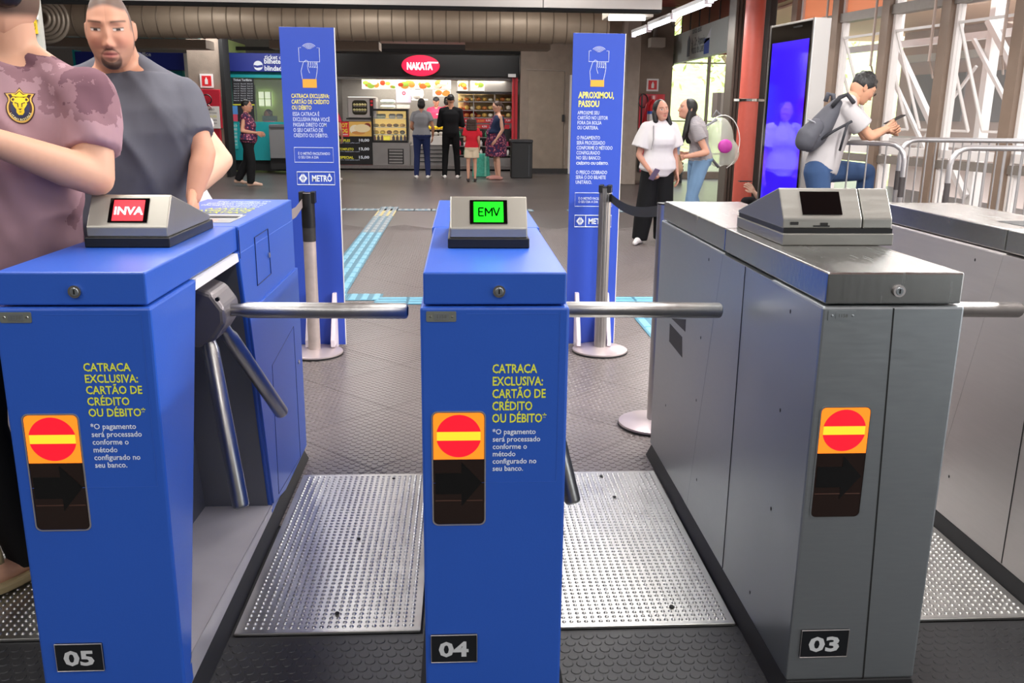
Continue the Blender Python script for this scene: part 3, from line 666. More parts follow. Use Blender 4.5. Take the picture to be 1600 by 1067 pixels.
# ------------------------------------------------------------------ barrier posts with belts
BASEM = mat('scuffed_post_base', (196, 182, 182), .35, .5, var=.12, scale=9)
def post(x, y, h, label, m, head, belt=None, fl_=False, clampz=None):
    t = thing('belt_post', (x, y, 0), label, 'barrier post')
    MB().lathe([(.165, .0), (.168, .008), (.166, .02), (.14, .028), (.05, .034), (.034, .036)], n=40).build('base', BASEM, t, smooth='auto', wb=False)
    MB().lathe([(.169, .002), (.169, .012), (.16, .013), (.16, .002)], n=40).build('base_rim', RUBBER, t, wb=False)
    if fl_:
        vs = []; n = 40
        prof = [(.036 if k % 4 else .0335) for k in range(n)]
        mb = MB(); mb.add([(prof[k]*math.cos(2*math.pi*k/n), prof[k]*math.sin(2*math.pi*k/n), z) for z in (.03, h) for k in range(n)], [(k, (k+1) % n, n+(k+1) % n, n+k) for k in range(n)]+[tuple(range(n, 2*n))])
        mb.build('pole', m, t, wb=False)
    else: MB().lathe([(.036, .03), (.036, h)], n=28).build('pole', m, t, smooth='auto', wb=False)
    if head == 'black':
        MB().lathe([(.0385, h-.20), (.0385, h-.005), (.03, h)], n=24).build('head', BLACK, t, smooth='auto', wb=False)
        MB().box((-.046, -.03, h-.075), (-.02, .03, h+.006)).box((.02, -.03, h-.06), (.046, .03, h+.006)).build('belt_clip', BLACK, t, bevel=.003, wb=False)
        MB().lathe([(.0372, h-.28), (.0378, h-.19)], n=24).build('worn_paint', mat('worn_black_paint', (44, 42, 42), .5, var=.6, scale=30), t, smooth='auto', wb=False)
    elif head == 'clips':
        MB().lathe([(.038, h-.004), (.036, h+.006)], n=24).build('head', BLACK, t, wb=False)
        for a_ in range(4):
            c_, s_ = math.cos(a_*math.pi/2+.5), math.sin(a_*math.pi/2+.5)
            MB().box((c_*.034-.012, s_*.034-.012, h-.03), (c_*.034+.012, s_*.034+.012, h+.014)).build('belt_clip', BLACK, t, bevel=.003, wb=False)
    else:
        MB().lathe([(.038, h-.002), (.038, h+.004)], n=24).build('head', BLACK, t, wb=False)
    if belt:
        pts, m2 = belt
        mb = MB(); hh = .024
        n = len(pts)
        vs = [Vector(p)+Vector((0, 0, s_*hh)) for p in pts for s_ in (-1, 1)]
        vs2 = [v+Vector((0, .003, 0)) for v in vs]
        mb.add(vs+vs2, [(2*k, 2*k+2, 2*k+3, 2*k+1) for k in range(n-1)]+[(2*n+2*k, 2*n+2*k+1, 2*n+2*k+3, 2*n+2*k+2) for k in range(n-1)]+[(2*k+1, 2*k+3, 2*n+2*k+3, 2*n+2*k+1) for k in range(n-1)]+[(2*k, 2*n+2*k, 2*n+2*k+2, 2*k+2) for k in range(n-1)])
        mb.build('belt', m2, t, wb=True)
    return t
p1 = fl(492, 553); h1 = at(479, 300, p1.y).z
POSTW = mat('worn_painted_post', (192, 178, 172), .35, .35, var=.3, scale=14)
ba = at(468, 317, p1.y-.02); bb = Vector((X5+TW-.03, TF+TL+.004, 1.0))
post(p1.x, p1.y, h1, 'worn barrier post with black flaking top, behind turnstile 05', POSTW, 'black', ([Vector((p1.x-.03, p1.y, ba.z)), (Vector((p1.x-.03, p1.y, ba.z))+bb)/2+Vector((0, 0, -.015)), bb], mat('grey_belt', (140, 128, 126), .6)))
p2 = fl(937, 549); h2 = at(946, 292, p2.y).z
p3 = fl(1022, 664); h3 = at(1025, 318, p3.y).z
A, B = Vector((p2.x+.03, p2.y, at(950, 308, p2.y).z)), Vector((p3.x-.03, p3.y+.02, at(1016, 330, p3.y).z))
pts = [A+(B-A)*t_+Vector((0, 0, -.035*math.sin(math.pi*t_))) for t_ in [k/14 for k in range(15)]]
post(p2.x, p2.y, h2, 'fluted silver barrier post with a sagging black belt, before the APROXIMOU sign', STEELH, 'clips', (pts, mat('black_belt', (22, 22, 24), .6)), True)
post(p3.x, p3.y, h3, 'silver barrier post half hidden behind turnstile 03 where the black belt ends', STEELH, 'plain')
# ------------------------------------------------------------------ food kiosk
def pbox(px0, px1, py0, py1, Y, d, name, m, parent=None, bevel=0, **k):
    a, b_ = at(px0, (py0+py1)/2, Y), at(px1, (py0+py1)/2, Y); z1, z0 = at((px0+px1)/2, py0, Y).z, at((px0+px1)/2, py1, Y).z
    return MB().box((a.x, Y, z0), (b_.x, Y+d, z1)).build(name, m, parent, bevel=bevel, **k)
KS = mat('kiosk_black', (18, 17, 18), .3); KST = mat('kiosk_steel', (150, 146, 144), .32, .8, var=.12, scale=4)
KSW = mat('kiosk_wall_steel', (176, 172, 170), .35, .6, var=.1)
ks = thing('food_kiosk', (at(665, 264, 23).x, 23, 0), 'black fronted snack kiosk with steel counters and a red oval sign', 'kiosk')
pbox(524, 811, 84, 118.5, 22.5, .5, 'fascia', KS, ks, .01)
pbox(524, 811, 118.5, 124, 22.6, .4, 'shutter_box', mat('grey_shutter', (110, 106, 104), .4, .5), ks, .01)
pbox(524, 811, 86, 262, 25.0, .1, 'back_wall', KSW, ks)
kx0, kx1 = at(520, 200, 23).x, at(810, 200, 23).x
MB().box((kx0-.1, 22.9, 0), (kx0, 25.1, 3.0)).build('side_wall', KS, ks)
MB().box((kx1+.02, 22.3, 0), (kx1+.12, 25.1, 3.0)).build('side_wall', KS, ks)
MB().box((kx0, 22.9, at(660, 120, 23).z), (kx1, 25.1, at(660, 119, 23).z+.05)).build('canopy', KS, ks)
pbox(528, 806, 258.5, 263.5, 22.75, .5, 'step', mat('checker_step', (120, 114, 112), .4, .7, var=.4, scale=40), ks)
pbox(528, 806, 263.5, 267, 22.85, .3, 'step_base', BLACKM, ks)
pbox(800, 808.5, 121, 222, 22.4, .12, 'red_pillar', RED, ks)
pbox(803.2, 804.2, 121, 222, 22.385, .02, 'pillar_groove', mat('dark_red', (120, 16, 26), .5), ks)
pbox(794, 806, 115, 120, 22.3, .03, 'small_plate', WHITE, ks)
# counters
pbox(582, 641, 222, 259, 22.9, .7, 'cabinet', KST, ks, .01)
vg = pbox(606, 631, 232, 256, 22.89, .02, 'vent_grille', mat('vent_dark', (60, 58, 58), .5, .4), ks)
for k in range(5): pbox(608, 629, 233.5+k*4.6, 236.3+k*4.6, 22.86, .03, 'vent_slat', KST, vg)
pbox(641, 716, 226, 259, 23.0, .6, 'counter_front', KST, ks, .01)
for k in range(4): pbox(655, 700, 233+k*6.2, 234.2+k*6.2, 22.98, .03, 'drawer_gap', BLACKM, ks)
pbox(660, 694, 212, 226, 22.95, .5, 'counter_panel', mat('white_counter_panel', (214, 208, 202), .4), ks)
pbox(641, 800, 185, 203, 23.3, .5, 'counter_shelf', KST, ks)
pbox(714, 801, 185, 191.5, 22.9, .05, 'price_rail', RED, ks); pbox(714, 796, 194, 200.5, 22.88, .05, 'price_rail', RED, ks)
for (px, py) in ((727, 188), (759, 188), (790, 188), (725, 197.5), (753, 197.5)):
    a = at(px, py+1.7, 22.86); text('%s,50' % random.choice('4567'), a, (.12, 0, 0), (0, 0, .055), WHT, ks, 'price')
    a = at(px-13, py+1.7, 22.86); text('SALGADO', a, (.17, 0, 0), (0, 0, .05), SGO, ks, 'price_word')
pbox(714, 801, 203, 259, 23.2, .5, 'fridge_back', mat('fridge_dark', (52, 50, 50), .5), ks)
for k in range(3): pbox(714, 801, 214+k*14, 215.2+k*14, 22.95, .3, 'fridge_shelf', KST, ks)
pbox(714, 801, 246, 259, 22.85, .4, 'fridge_plinth', KST, ks)
pbox(789, 798, 200, 220, 22.9, .05, 'black_frame', KS, ks)
# right hand shelves
pbox(757, 800, 126, 143, 23.4, .5, 'extractor_hood', KST, ks)
SHL = mat('warm_lit_shelf_back', (236, 208, 150), .6)
pbox(716, 801, 145, 184, 24.0, .1, 'shelf_back', SHL, ks)
for y in (145, 158, 171.5, 183): pbox(716, 801, y, y+1.3, 23.35, .6, 'shelf', KST, ks)
for x in (740, 773): pbox(x-.7, x+.7, 145, 184, 23.3, .05, 'shelf_post', KST, ks)
pbox(713, 801, 142.5, 145, 23.2, .3, 'black_rail', KS, ks)
# oval sign
ov = thing('oval_sign', at(657, 102, 22.4), 'red illuminated oval sign reading NAKATA on the black kiosk fascia', 'sign')
c = at(657.5, 102.3, 22.45); sx = (at(687, 102, 22.45).x-at(628, 102, 22.45).x)/2; sz = (at(657, 86, 22.45).z-at(657, 118.5, 22.45).z)/2
MB().prism(elpoly(c.x, c.z, sx, sz, 48), 22.33, 22.49, 'y').build('sign_box', mat('red_lit_sign', (232, 20, 62), .35, emit=.75), ov)
MB().prism(elpoly(c.x, c.z, sx*.97, sz*.97, 48), 22.325, 22.33, 'y').build('sign_face', mat('red_lit_sign2', (240, 24, 70), .35, emit=.8), ov)
LITW = mat('lit_white', (255, 240, 240), .4, emit=1.1)
text('NAKATA', (c.x-sx*.72, 22.32, c.z-sz*.42), (sx*1.36, 0, 0), (0, 0, sz*.72), LITW, ov, 'lettering', bold=.05)
MB().box((c.x+sx*.35, 22.318, c.z+sz*.22), (c.x+sx*.93, 22.324, c.z+sz*.36)).build('letter_bar', LITW, ov)
# spot of a downlight on fascia: real small lamp
# menu panels
FOODC = [(238, 190, 80), (226, 120, 60), (240, 226, 190), (190, 70, 40), (150, 180, 70), (250, 240, 220), (214, 150, 70)]
def fm(i, e=.0): return mat('food_tone_%d%s' % (i, 'l' if e else ''), FOODC[i], .6, emit=e)
MPW = mat('lit_menu_panel', (250, 244, 232), .5, emit=.75)
def menu(px0, px1, py0, py1, label, seed):
    rr = random.Random(seed); t = thing('menu_panel', at((px0+px1)/2, py1, 23.1), label, 'menu board', None)
    pbox(px0, px1, py0, py1, 23.1, .04, 'panel', MPW, t)
    a, b_ = at(px0, py0, 23.09), at(px1, py1, 23.09)
    for k in range(7):
        cx = a.x+(b_.x-a.x)*rr.uniform(.15, .85); cz = b_.z+(a.z-b_.z)*rr.uniform(.2, .8); r1 = rr.uniform(.05, .11); r2 = min(r1*.7, (a.z-b_.z)*.4)
        r1 = min(r1, cx-a.x, b_.x-cx)
        cz = min(max(cz, b_.z+r2), a.z-r2)
        MB().prism(elpoly(cx, cz, r1, r2, 14), 23.088-.001*k, 23.1, 'y').build('food_picture', fm(rr.randrange(7), .55), t)
MN = ['leftmost', 'second', 'third', 'fourth', 'fifth']
for k in range(5): menu(565.5+k*27.9, 592.8+k*27.9, 124.5, 138.6, '%s lit menu picture panel of the row under the kiosk fascia' % MN[k], k)
menu(715, 731, 126.5, 141, 'small lit menu picture of a plate, left of the fruit picture', 11); menu(735, 757, 126.5, 141, 'lit menu picture of yellow and green fruit right of the plate picture', 12)
menu(676, 704, 140, 150, 'lower lit food picture hanging below the row, above the staff in pink', 13)
# oven
ovn = thing('oven', at(564, 184, 23.0), 'steel bench oven with rounded glass window and red controls, left in the kiosk', 'oven')
pbox(543, 588, 151, 184, 23.0, .6, 'case', mat('oven_steel', (190, 184, 180), .3, .6), ovn, .02)
a, b_ = at(550, 156, 22.99), at(574, 179, 22.99)
MB().rrect(a.x, b_.x, b_.z, a.z, 22.985, 22.999, .08).build('window', mat('oven_glass', (42, 40, 24), .2), ovn)
for k in range(2):
    for j in range(5): q = at(553.5+j*4.2, 163+k*8, 22.97); MB().sph(q, (.035, .02, .03), 8, 6).build('bread', mat('bread_tone', (206, 196, 140), .6), ovn)
for k in range(2): pbox(552, 572, 165.5+k*8, 166.3+k*8, 22.97, .02, 'rack', KST, ovn)
pbox(577.5, 583.5, 154, 181, 22.985, .02, 'control_strip', KS, ovn)
for k in range(2): pbox(578.7, 582.3, 156+k*5.5, 159.5+k*5.5, 22.975, .01, 'red_button', REDP, ovn)
t = thing('oven_shelf', at(560, 190, 23), 'black and steel shelf carrying the bench oven', 'shelf')
pbox(541, 579, 184, 186.3, 22.95, .7, 'top', KS, t); pbox(545, 579, 186.3, 188.8, 22.95, .6, 'edge', KST, t); pbox(541, 579, 188.8, 259, 23.15, .45, 'cabinet', KS, t)
# hot dog price board
hd = thing('price_board', at(555, 260, 22.88), 'black hot dog price board with a hot dog photo and yellow words', 'sign')
Yh = 22.92
pbox(528, 581.5, 189, 259, Yh, .04, 'board', KS, hd)
pbox(528, 545.5, 189.5, 213, Yh-.004, .01, 'red_field', REDP, hd)
pbox(545.5, 581.2, 189.5, 212.5, Yh-.004, .01, 'picture_field', mat('mustard_print', (226, 178, 88), .6), hd)
pbox(528, 581.2, 257, 260.5, Yh-.004, .01, 'red_strip', REDP, hd)
def htext(s, px0, px1, py0, py1, m, bold=.03, nm='lettering'):
    a, b_ = at(px0, py1, Yh-.006), at(px1, py0, Yh-.006); text(s, a, (b_.x-a.x, 0, 0), (0, 0, b_.z-a.z), m, hd, nm, bold=bold)
htext('HOT', 529, 543, 192, 198.5, YEL); htext('DOG', 529, 543, 200.5, 207, YEL); htext('PRENSADO', 529, 543.5, 208.6, 210.5, WHT)
for (s_, p_, y) in (('SIMPLES', '10,00', 217), ('COMPLETO', '13,00', 230.6), ('ESPECIAL', '15,00', 243.6)):
    htext(s_, 529, 547 if s_ == 'SIMPLES' else 552.5, y, y+3.8, YEL); htext(p_, 561, 577, y-.6, y+4.5, WHT)
    htext('molho, batata palha e purê', 530, 562, y+5, y+6.6, SGP, .005, 'small_print')
for (cx, cy, rx, ry, c_) in ((555, 202, 8, 7, (240, 226, 196)), (553, 202, 5, 6, (150, 66, 40)), (566, 200, 12, 6, (236, 216, 170)), (568, 199, 9, 3.2, (176, 190, 84)), (574, 196, 5, 4, (130, 40, 24)), (560, 207, 10, 2.5, (206, 140, 70))):
    c = at(cx, cy, Yh-.006); MB().prism(elpoly(c.x, c.z, rx/60, ry/60, 18), Yh-.0045-.0006*rx, Yh-.003, 'y').build('hot_dog_picture', mat('hd%d%d%d' % c_, c_, .6), hd)
# glass display case
gc = thing('display_case', at(609, 222, 22.9), 'black framed lit glass display case of snacks left of the gray polo customer', 'display case')
Yc = 22.9
LIT = mat('case_lit_back', (255, 214, 120), .5, emit=.5)
pbox(583, 636, 172, 220, Yc+.55, .03, 'lit_back', LIT, gc)
for (x0, x1, y0, y1) in ((580.5, 637.5, 169.5, 173), (580.5, 637.5, 219, 222.5), (580.5, 583.3, 173, 219), (634.6, 637.5, 173, 219)): pbox(x0, x1, y0, y1, Yc, .55, 'frame', KS, gc)
for y in (184.5, 198, 209.5): pbox(583, 635, y, y+1, Yc+.06, .45, 'shelf', mat('shelf_glass', (210, 214, 190), .3), gc)
pbox(583, 635, 173, 219, Yc+.01, .008, 'glass_pane', glass('case_glass', op=.06), gc)
ORD = ['first', 'second', 'third', 'fourth', 'fifth', 'sixth', 'seventh', 'eighth', 'ninth', 'tenth']; FCNT = {}
def tone(c):
    r, g, b_ = c
    if r > 200 and g > 190 and b_ > 170: return 'white'
    if b_ > r and b_ > g*.95: return 'blue'
    if g > r: return 'green'
    if r > 200 and g > 170: return 'golden'
    if r > 190 and g < 110: return 'red'
    return 'brown' if g < r else 'pale'
def food(name, px, py, Y, r, ci, label, cat, grp, shape='round', emit=0):
    if grp:
        n_ = FCNT.get(grp, 0); FCNT[grp] = n_+1; label = '%s %s, %s from left %s' % (tone(ci), name.replace('_', ' '), ORD[n_], label)
    c = at(px, py, Y); mb = MB()
    if shape == 'round': mb.sph((c.x, c.y, c.z+r[2]), r, 10, 7)
    elif shape == 'bottle': mb.lathe([(r[0], 0), (r[0], r[2]*1.3), (r[0]*.45, r[2]*1.65), (r[0]*.45, r[2]*2)], (c.x, c.y, c.z), 10)
    elif shape == 'wrap': mb.tube([(c.x-r[0], c.y, c.z+r[2]), (c.x-r[0]*.7, c.y, c.z+r[2]), (c.x+r[0]*.7, c.y, c.z+r[2]), (c.x+r[0], c.y, c.z+r[2])], [r[2]*.6, r[2], r[2], r[2]*.6], 10)
    else: mb.box((c.x-r[0], c.y-r[1], c.z), (c.x+r[0], c.y+r[1], c.z+2*r[2]))
    m = mat('good_%d_%d_%d' % ci, ci, .5, var=.25, scale=30, emit=emit)
    return tag(mb.build(name, m, None, smooth=(shape != 'box'), bevel=.006 if shape == 'box' else 0), label, cat, grp)
rr = random.Random(3)
for k in range(4): food('wrapped_sandwich', 589+k*8.5 if k < 2 else 590+k*11.5, 184.3, 23.15, (.085, .06, .055), (196, 200, 170) if k < 2 else (216, 210, 200), 'on the top shelf of the glass case', 'sandwich', 'sandwiches on the top case shelf', 'wrap')
for k in range(5): food('snack_tray', 588+k*10.2, 197.8, 23.15, (.075, .07, .04), [(166, 150, 80), (190, 150, 70), (150, 110, 70), (120, 96, 60), (220, 170, 90)][k], 'on the middle shelf of the glass case', 'snack', 'snacks on the middle case shelf')
for k in range(5): food('pastry', 588+k*10.2, 209.3, 23.15, (.07, .07, .05), [(240, 190, 40), (250, 200, 40), (150, 90, 50), (196, 160, 70), (130, 116, 90)][k], 'on the lower shelf of the glass case', 'pastry', 'pastries on the lower case shelf')
for k in range(9):
    if k in (3, 4): continue
    food('canned_drink', 585.5+k*5.9, 219, 23.1, (.035, .035, .065), [(140, 40, 40), (70, 50, 50), (150, 90, 60), 0, 0, (90, 60, 70), (120, 80, 50), (80, 120, 150), (130, 50, 60)][k], 'at the bottom of the glass case', 'drink', 'drinks at the bottom of the case', 'bottle')
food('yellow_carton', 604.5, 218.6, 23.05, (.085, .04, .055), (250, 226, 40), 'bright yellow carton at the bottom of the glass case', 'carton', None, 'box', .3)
for k in range(2): food('bread_bag', 606, 160+k*8+1.5, 23.5, (.19, .1, .05), (206, 214, 206), ['upper clear bag of bread on the rack above the glass case', 'lower clear bag of bread on the rack above the glass case'][k], 'bread bag', None, 'wrap')
pn = thing('paper_notice', at(630, 160, 23.9), 'pale lilac paper notice with a red ring hung at the back of the kiosk', 'notice')
pbox(619, 642, 139, 159.5, 23.9, .01, 'sheet', mat('lilac_paper', (184, 176, 206), .6), pn); c = at(631, 145, 23.89); MB().tube([(c.x+.035*math.cos(t), 23.89, c.z+.035*math.sin(t)) for t in [2*math.pi*i/16 for i in range(16)]], .012, 6, closed=True).build('red_ring', REDP, pn)
food('tray_stack', 630, 169, 23.6, (.17, .1, .045), (196, 196, 196), 'clear plastic tray behind the glass case under the lilac notice', 'tray', None, 'box')
bl = thing('juice_machine', at(652, 155, 23.7), 'white and black counter machine on a shelf behind the gray polo customer', 'machine')
c = at(652, 154, 23.7); MB().lathe([(.12, 0), (.17, .1), (.16, .2), (.13, .24)], c, 20).build('bowl', WHITE, bl, smooth=True); MB().lathe([(.125, .16), (.13, .235), (.05, .26)], (c.x, c.y-.02, c.z), 20).build('lid', BLACK, bl, smooth=True)
pbox(643, 668, 154, 156, 23.6, .4, 'stand', WHITE, bl)
# yellow fruit trays on the counter
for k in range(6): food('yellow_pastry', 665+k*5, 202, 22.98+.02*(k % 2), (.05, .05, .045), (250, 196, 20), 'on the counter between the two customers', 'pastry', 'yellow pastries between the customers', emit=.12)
for k in range(4): food('white_pastry', 666+k*7.6, 211.5, 22.97, (.06, .05, .05), (216, 212, 204), 'in the row under the yellow pastries', 'snack', 'white snacks under the yellow pastries')
cols = [(214, 170, 80), (150, 110, 70), (226, 196, 120), (200, 120, 60), (120, 110, 80), (230, 220, 200)]
for s_, (yy, nm) in enumerate(((157.8, 'top'), (171.3, 'middle'), (182.8, 'bottom'))):
    for k in range(9):
        px = 720+k*9.3
        food('savoury_snack', px, yy, 23.5, (.065, .06, rr.uniform(.035, .06)), cols[(k*2+s_*3+k*k) % 6], 'on the %s lit shelf right in the kiosk' % nm, 'snack', 'snacks on the %s right shelf' % nm)
for s_, yy in enumerate((213.8, 227.8, 241.8)):
    for k in range(10):
        food('drink_bottle', 718+k*8.4, yy, 23.05, (.035, .035, .075), [(60, 150, 110), (230, 190, 40), (40, 120, 90), (230, 226, 220), (220, 50, 80)][(k+2*s_) % 5] if s_ != 1 else [(230, 90, 130), (240, 230, 232), (200, 60, 90)][k % 3], 'on the %s row of the kiosk drinks fridge' % ('top', 'middle', 'bottom')[s_], 'bottle', 'bottles on the %s fridge row' % ('top', 'middle', 'bottom')[s_], 'bottle')
# bin and cloth-covered box
bn = thing('waste_bin', fl(816, 278), 'tall black waste bin standing right of the kiosk', 'bin')
def bin_(t, px0, px1, py0, py1, Y):
    pbox(px0, px1-1, py0+4, py1, Y, .5, 'body', BLACK, t, .015); pbox(px0-1.5, px1, py0, py0+4.5, Y-.03, .56, 'lid', mat('black_lid', (34, 34, 38), .4), t, .012)
    pbox(px1-7, px1-6, py0+8, py1-3, Y-.008, .01, 'edge', mat('bin_edge', (70, 72, 78), .3), t)
bin_(bn, 799, 833, 218, 278, fl(816, 278).y)
cb = thing('covered_box', fl(750, 276), 'low box draped in green patterned cloth between child and woman in dress', 'box')
m = mat('green_patterned_cloth', (60, 150, 130), .8, var=.5, scale=25)
Yb = fl(750, 276).y; a, b_ = at(738, 240, Yb), at(766, 276, Yb)
MB().hexa([(a.x, Yb, 0), (b_.x, Yb, 0), (b_.x, Yb+.45, 0), (a.x, Yb+.45, 0), (a.x+.03, Yb+.04, a.z), (b_.x-.03, Yb+.04, a.z), (b_.x-.03, Yb+.4, a.z), (a.x+.03, Yb+.4, a.z)]).build('cloth', m, cb, bevel=.02)
pbox(757, 760, 240, 275, Yb-.006, .02, 'cloth_fold', mat('pale_green_cloth', (120, 190, 166), .8, var=.3, scale=20), cb)

# ------------------------------------------------------------------ ticket offices
TEALP = mat('teal_panel', (20, 150, 156), .45, var=.08); NAVY = mat('navy_sign', (38, 52, 140), .45, var=.05); LIME = mat('lime_wall', (190, 216, 140), .6)
to = thing('ticket_counter', (at(395, 265, 21.5).x, 21.5, 0), 'teal ticket counter with a navy overhead sign, behind the walking woman', 'ticket counter')
Yt = 21.5
tx = lambda px0, px1, py0, py1, d, nm, m, Y=Yt, par=to, bv=0: pbox(px0, px1, py0, py1, Y, d, nm, m, par, bv)
tx(347, 470, 82.5, 111.5, .3, 'sign_board', NAVY, Yt-.1, to, .01)
tx(347, 470, 112, 121, .3, 'head_rail', TEALP); tx(352, 363, 112, 266, .3, 'post', TEALP); tx(355, 470, 190, 250, .4, 'counter', TEALP, Yt-.05)
tx(355, 470, 250, 266, .3, 'kick_board', BLACKM); tx(347, 353, 112, 190, .3, 'pale_post', mat('pale_post', (186, 186, 178), .5))
tx(355, 470, 86, 266, .1, 'back_wall', LIME, 23.6); 
MB().box((at(355, 150, Yt).x-.1, Yt+.2, 0), (at(355, 150, Yt).x, 23.6, 3.0)).build('side_wall', LIME, to); 
MB().box((at(355, 150, Yt).x, Yt, at(400, 112, Yt).z), (at(470, 150, Yt).x, 23.6, at(400, 112, Yt).z+.05)).build('roof', BLACKM, to)
wd = tx(403, 424, 142, 166, .05, 'office_window', mat('bright_office_window', (236, 244, 216), .5, emit=.6), 23.5)
for k in range(3): tx(403+k*10-.4, 404+k*10, 142, 166, .03, 'window_bar', LIME, 23.46, wd)
for k in range(3): tx(403, 424, 142+k*11.5, 142.8+k*11.5, .03, 'window_bar', LIME, 23.46, wd)
tx(398, 400, 132, 190, .06, 'door_frame', mat('sage_frame', (140, 160, 110), .5), 23.0)
tx(410, 432, 180.5, 189, .1, 'till', mat('dark_green_box', (34, 60, 56), .5), Yt+.1)
tx(363, 470, 121, 190, .012, 'glass_pane', glass('booth_glass', op=.05), Yt+.05)
text('ticket office', at(413.5, 92.2, Yt-.105), (at(455, 92, Yt).x-at(413.5, 92, Yt).x, 0, 0), (0, 0, .1), WHT, to, 'lettering')
text('bilheteria\nblindada', at(413.5, 110, Yt-.105), (at(449, 92, Yt).x-at(413.5, 92, Yt).x, 0, 0), (0, 0, .265), WHT, to, 'lettering', bold=.025)
c = at(403.5, 102, Yt-.103); lg = MB().prism(elpoly(c.x, c.z, .105, .105, 24), c.y-.004, c.y, 'y').build('round_logo', WHT, to)
MB().prism([(c.x-.1, c.z-.03), (c.x-.03, c.z-.05), (c.x+.1, c.z-.03), (c.x+.1, c.z+.02), (c.x-.02, c.z+.0), (c.x-.1, c.z+.015)], c.y-.006, c.y-.004, 'y').build('logo_ticket', NAVY, lg)
pbd = thing('tariff_board', at(380, 160, Yt), 'black tariff board with columns of small print in the ticket window', 'notice board')
tx(363.5, 397, 122, 162, .03, 'board', mat('charcoal_board', (38, 38, 44), .5), Yt-.0, pbd)
a = at(364.5, 126, Yt-.005); text('Ticket Tarifário', a, (.42, 0, 0), (0, 0, .05), WHT, pbd, 'heading', bold=.02)
for c_ in range(3):
    for k in range(8):
        a = at(365.5+c_*10.5, 131.5+k*3.7, Yt-.005); text(random.choice(['Bilhete 5,00', 'Cartão 4,40', 'Comum 5,00', 'Mensal', 'Escolar 2,50']), a, (.12, 0, 0), (0, 0, .028), WHT, pbd, 'small_print', bold=.0)
tx(363.5, 397, 162.3, 164, .03, 'yellow_strip', YEL, Yt, pbd); tx(371, 397, 164, 190, .03, 'lower_board', mat('charcoal_board', (38, 38, 44), .5), Yt, pbd)
ps = thing('window_poster', at(367, 185, Yt), 'small blue and pink poster stuck low in the ticket window', 'poster')
tx(363.5, 371, 165, 178, .02, 'blue_half', mat('sky_print', (90, 150, 220), .5), Yt-.02, ps); tx(363.5, 371, 178, 189, .02, 'pink_half', mat('pink_print', (220, 80, 110), .5), Yt-.02, ps)
tp = thing('counter_notice', at(366, 235, Yt), 'pale teal notice sheet with small print on the ticket counter front', 'notice')
tx(358, 371, 192, 232, .01, 'sheet', mat('pale_teal_sheet', (70, 190, 190), .5), Yt-.07, tp)
for k in range(6): text(random.choice(['VALORES', 'Atendimento', 'segunda a sexta', 'das 6h às 22h']), at(359, 197+k*6, Yt-.075), (.17, 0, 0), (0, 0, .045), WHT, tp, 'small_print')
gb = thing('grey_bin', at(433, 248, 20.9), 'grey metal bin in front of the teal ticket counter, cut by the tall sign', 'bin')
pbox(421, 452, 195, 247, 20.9, .4, 'body', mat('grey_bin', (132, 132, 134), .4, .4), gb, .01); pbox(420.5, 452, 194, 199, 20.87, .46, 'lid', mat('grey_bin_lid', (104, 104, 108), .4, .4), gb, .01); pbox(423, 452, 247, 264, 20.95, .35, 'foot', BLACKM, gb)
tb = thing('ticket_booth', (at(250, 265, 21.6).x, 21.6, 0), 'second teal ticket booth with a navy sign, mostly hidden by the man in dark shirt', 'ticket counter')
tx(118, 290, 81, 108, .3, 'sign_board', NAVY, 21.5, tb, .01); tx(118, 291, 109, 266, .3, 'teal_front', TEALP, 21.6, tb); tx(291, 299, 83, 200, .2, 'pale_post', mat('pale_post', (186, 186, 178), .5), 21.4, tb)
text('ticket office', at(195, 86.8, 21.49), (at(236, 86, 21.49).x-at(195, 86, 21.49).x, 0, 0), (0, 0, .085), WHT, tb, 'lettering')
MB().box((at(118, 100, 21.49).x-.05, 21.5, 0), (at(118, 100, 21.49).x, 21.9, 2.7)).build('end_panel', TEALP, tb)

# ------------------------------------------------------------------ fire equipment
def fire_sign(px0, px1, py0, py1, Y, label):
    t = thing('fire_sign', at((px0+px1)/2, py1, Y), label, 'sign')
    pbox(px0, px1, py0, py1, Y-.02, .02, 'sign_plate', WHITE, t); g = (px1-px0)*.14; pbox(px0+g, px1-g, py0+g, py1-g, Y-.024, .006, 'red_square', REDP, t)
    c = at((px0+px1)/2, py1-(py1-py0)*.25, Y-.026); h = at(px0, py0, Y).z-at(px0, py1, Y).z
    MB().lathe([(h*.12, 0), (h*.12, h*.32), (h*.05, h*.42), (h*.05, h*.5)], (0, 0, 0), 12)
    m = MB(); m.prism([(c.x-h*.11, c.z), (c.x+h*.11, c.z), (c.x+h*.11, c.z+h*.32), (c.x+h*.04, c.z+h*.42), (c.x+h*.04, c.z+h*.5), (c.x-h*.04, c.z+h*.5), (c.x-h*.04, c.z+h*.42), (c.x-h*.11, c.z+h*.32)], Y-.03, Y-.024, 'y'); m.build('extinguisher_symbol', WHITE, t)
fire_sign(312.5, 333, 115, 136.5, 20, 'square red fire extinguisher sign on the left concrete pier above the red hydrant cabinet')
fire_sign(1010.5, 1029, 122.5, 142, 19.7, 'square red fire extinguisher sign on the right pier above the extinguisher')
hc = thing('hydrant_cabinet', at(325, 229, 19.9), 'tall crimson hydrant cabinet on the left concrete pier', 'cabinet')
CR_ = mat('crimson_cabinet', (176, 24, 46), .45, var=.08)
pbox(306, 345, 139, 200, 19.88, .08, 'upper_door', CR_, hc, .01); pbox(306, 345, 201, 232, 19.86, .10, 'lower_door', CR_, hc, .01)
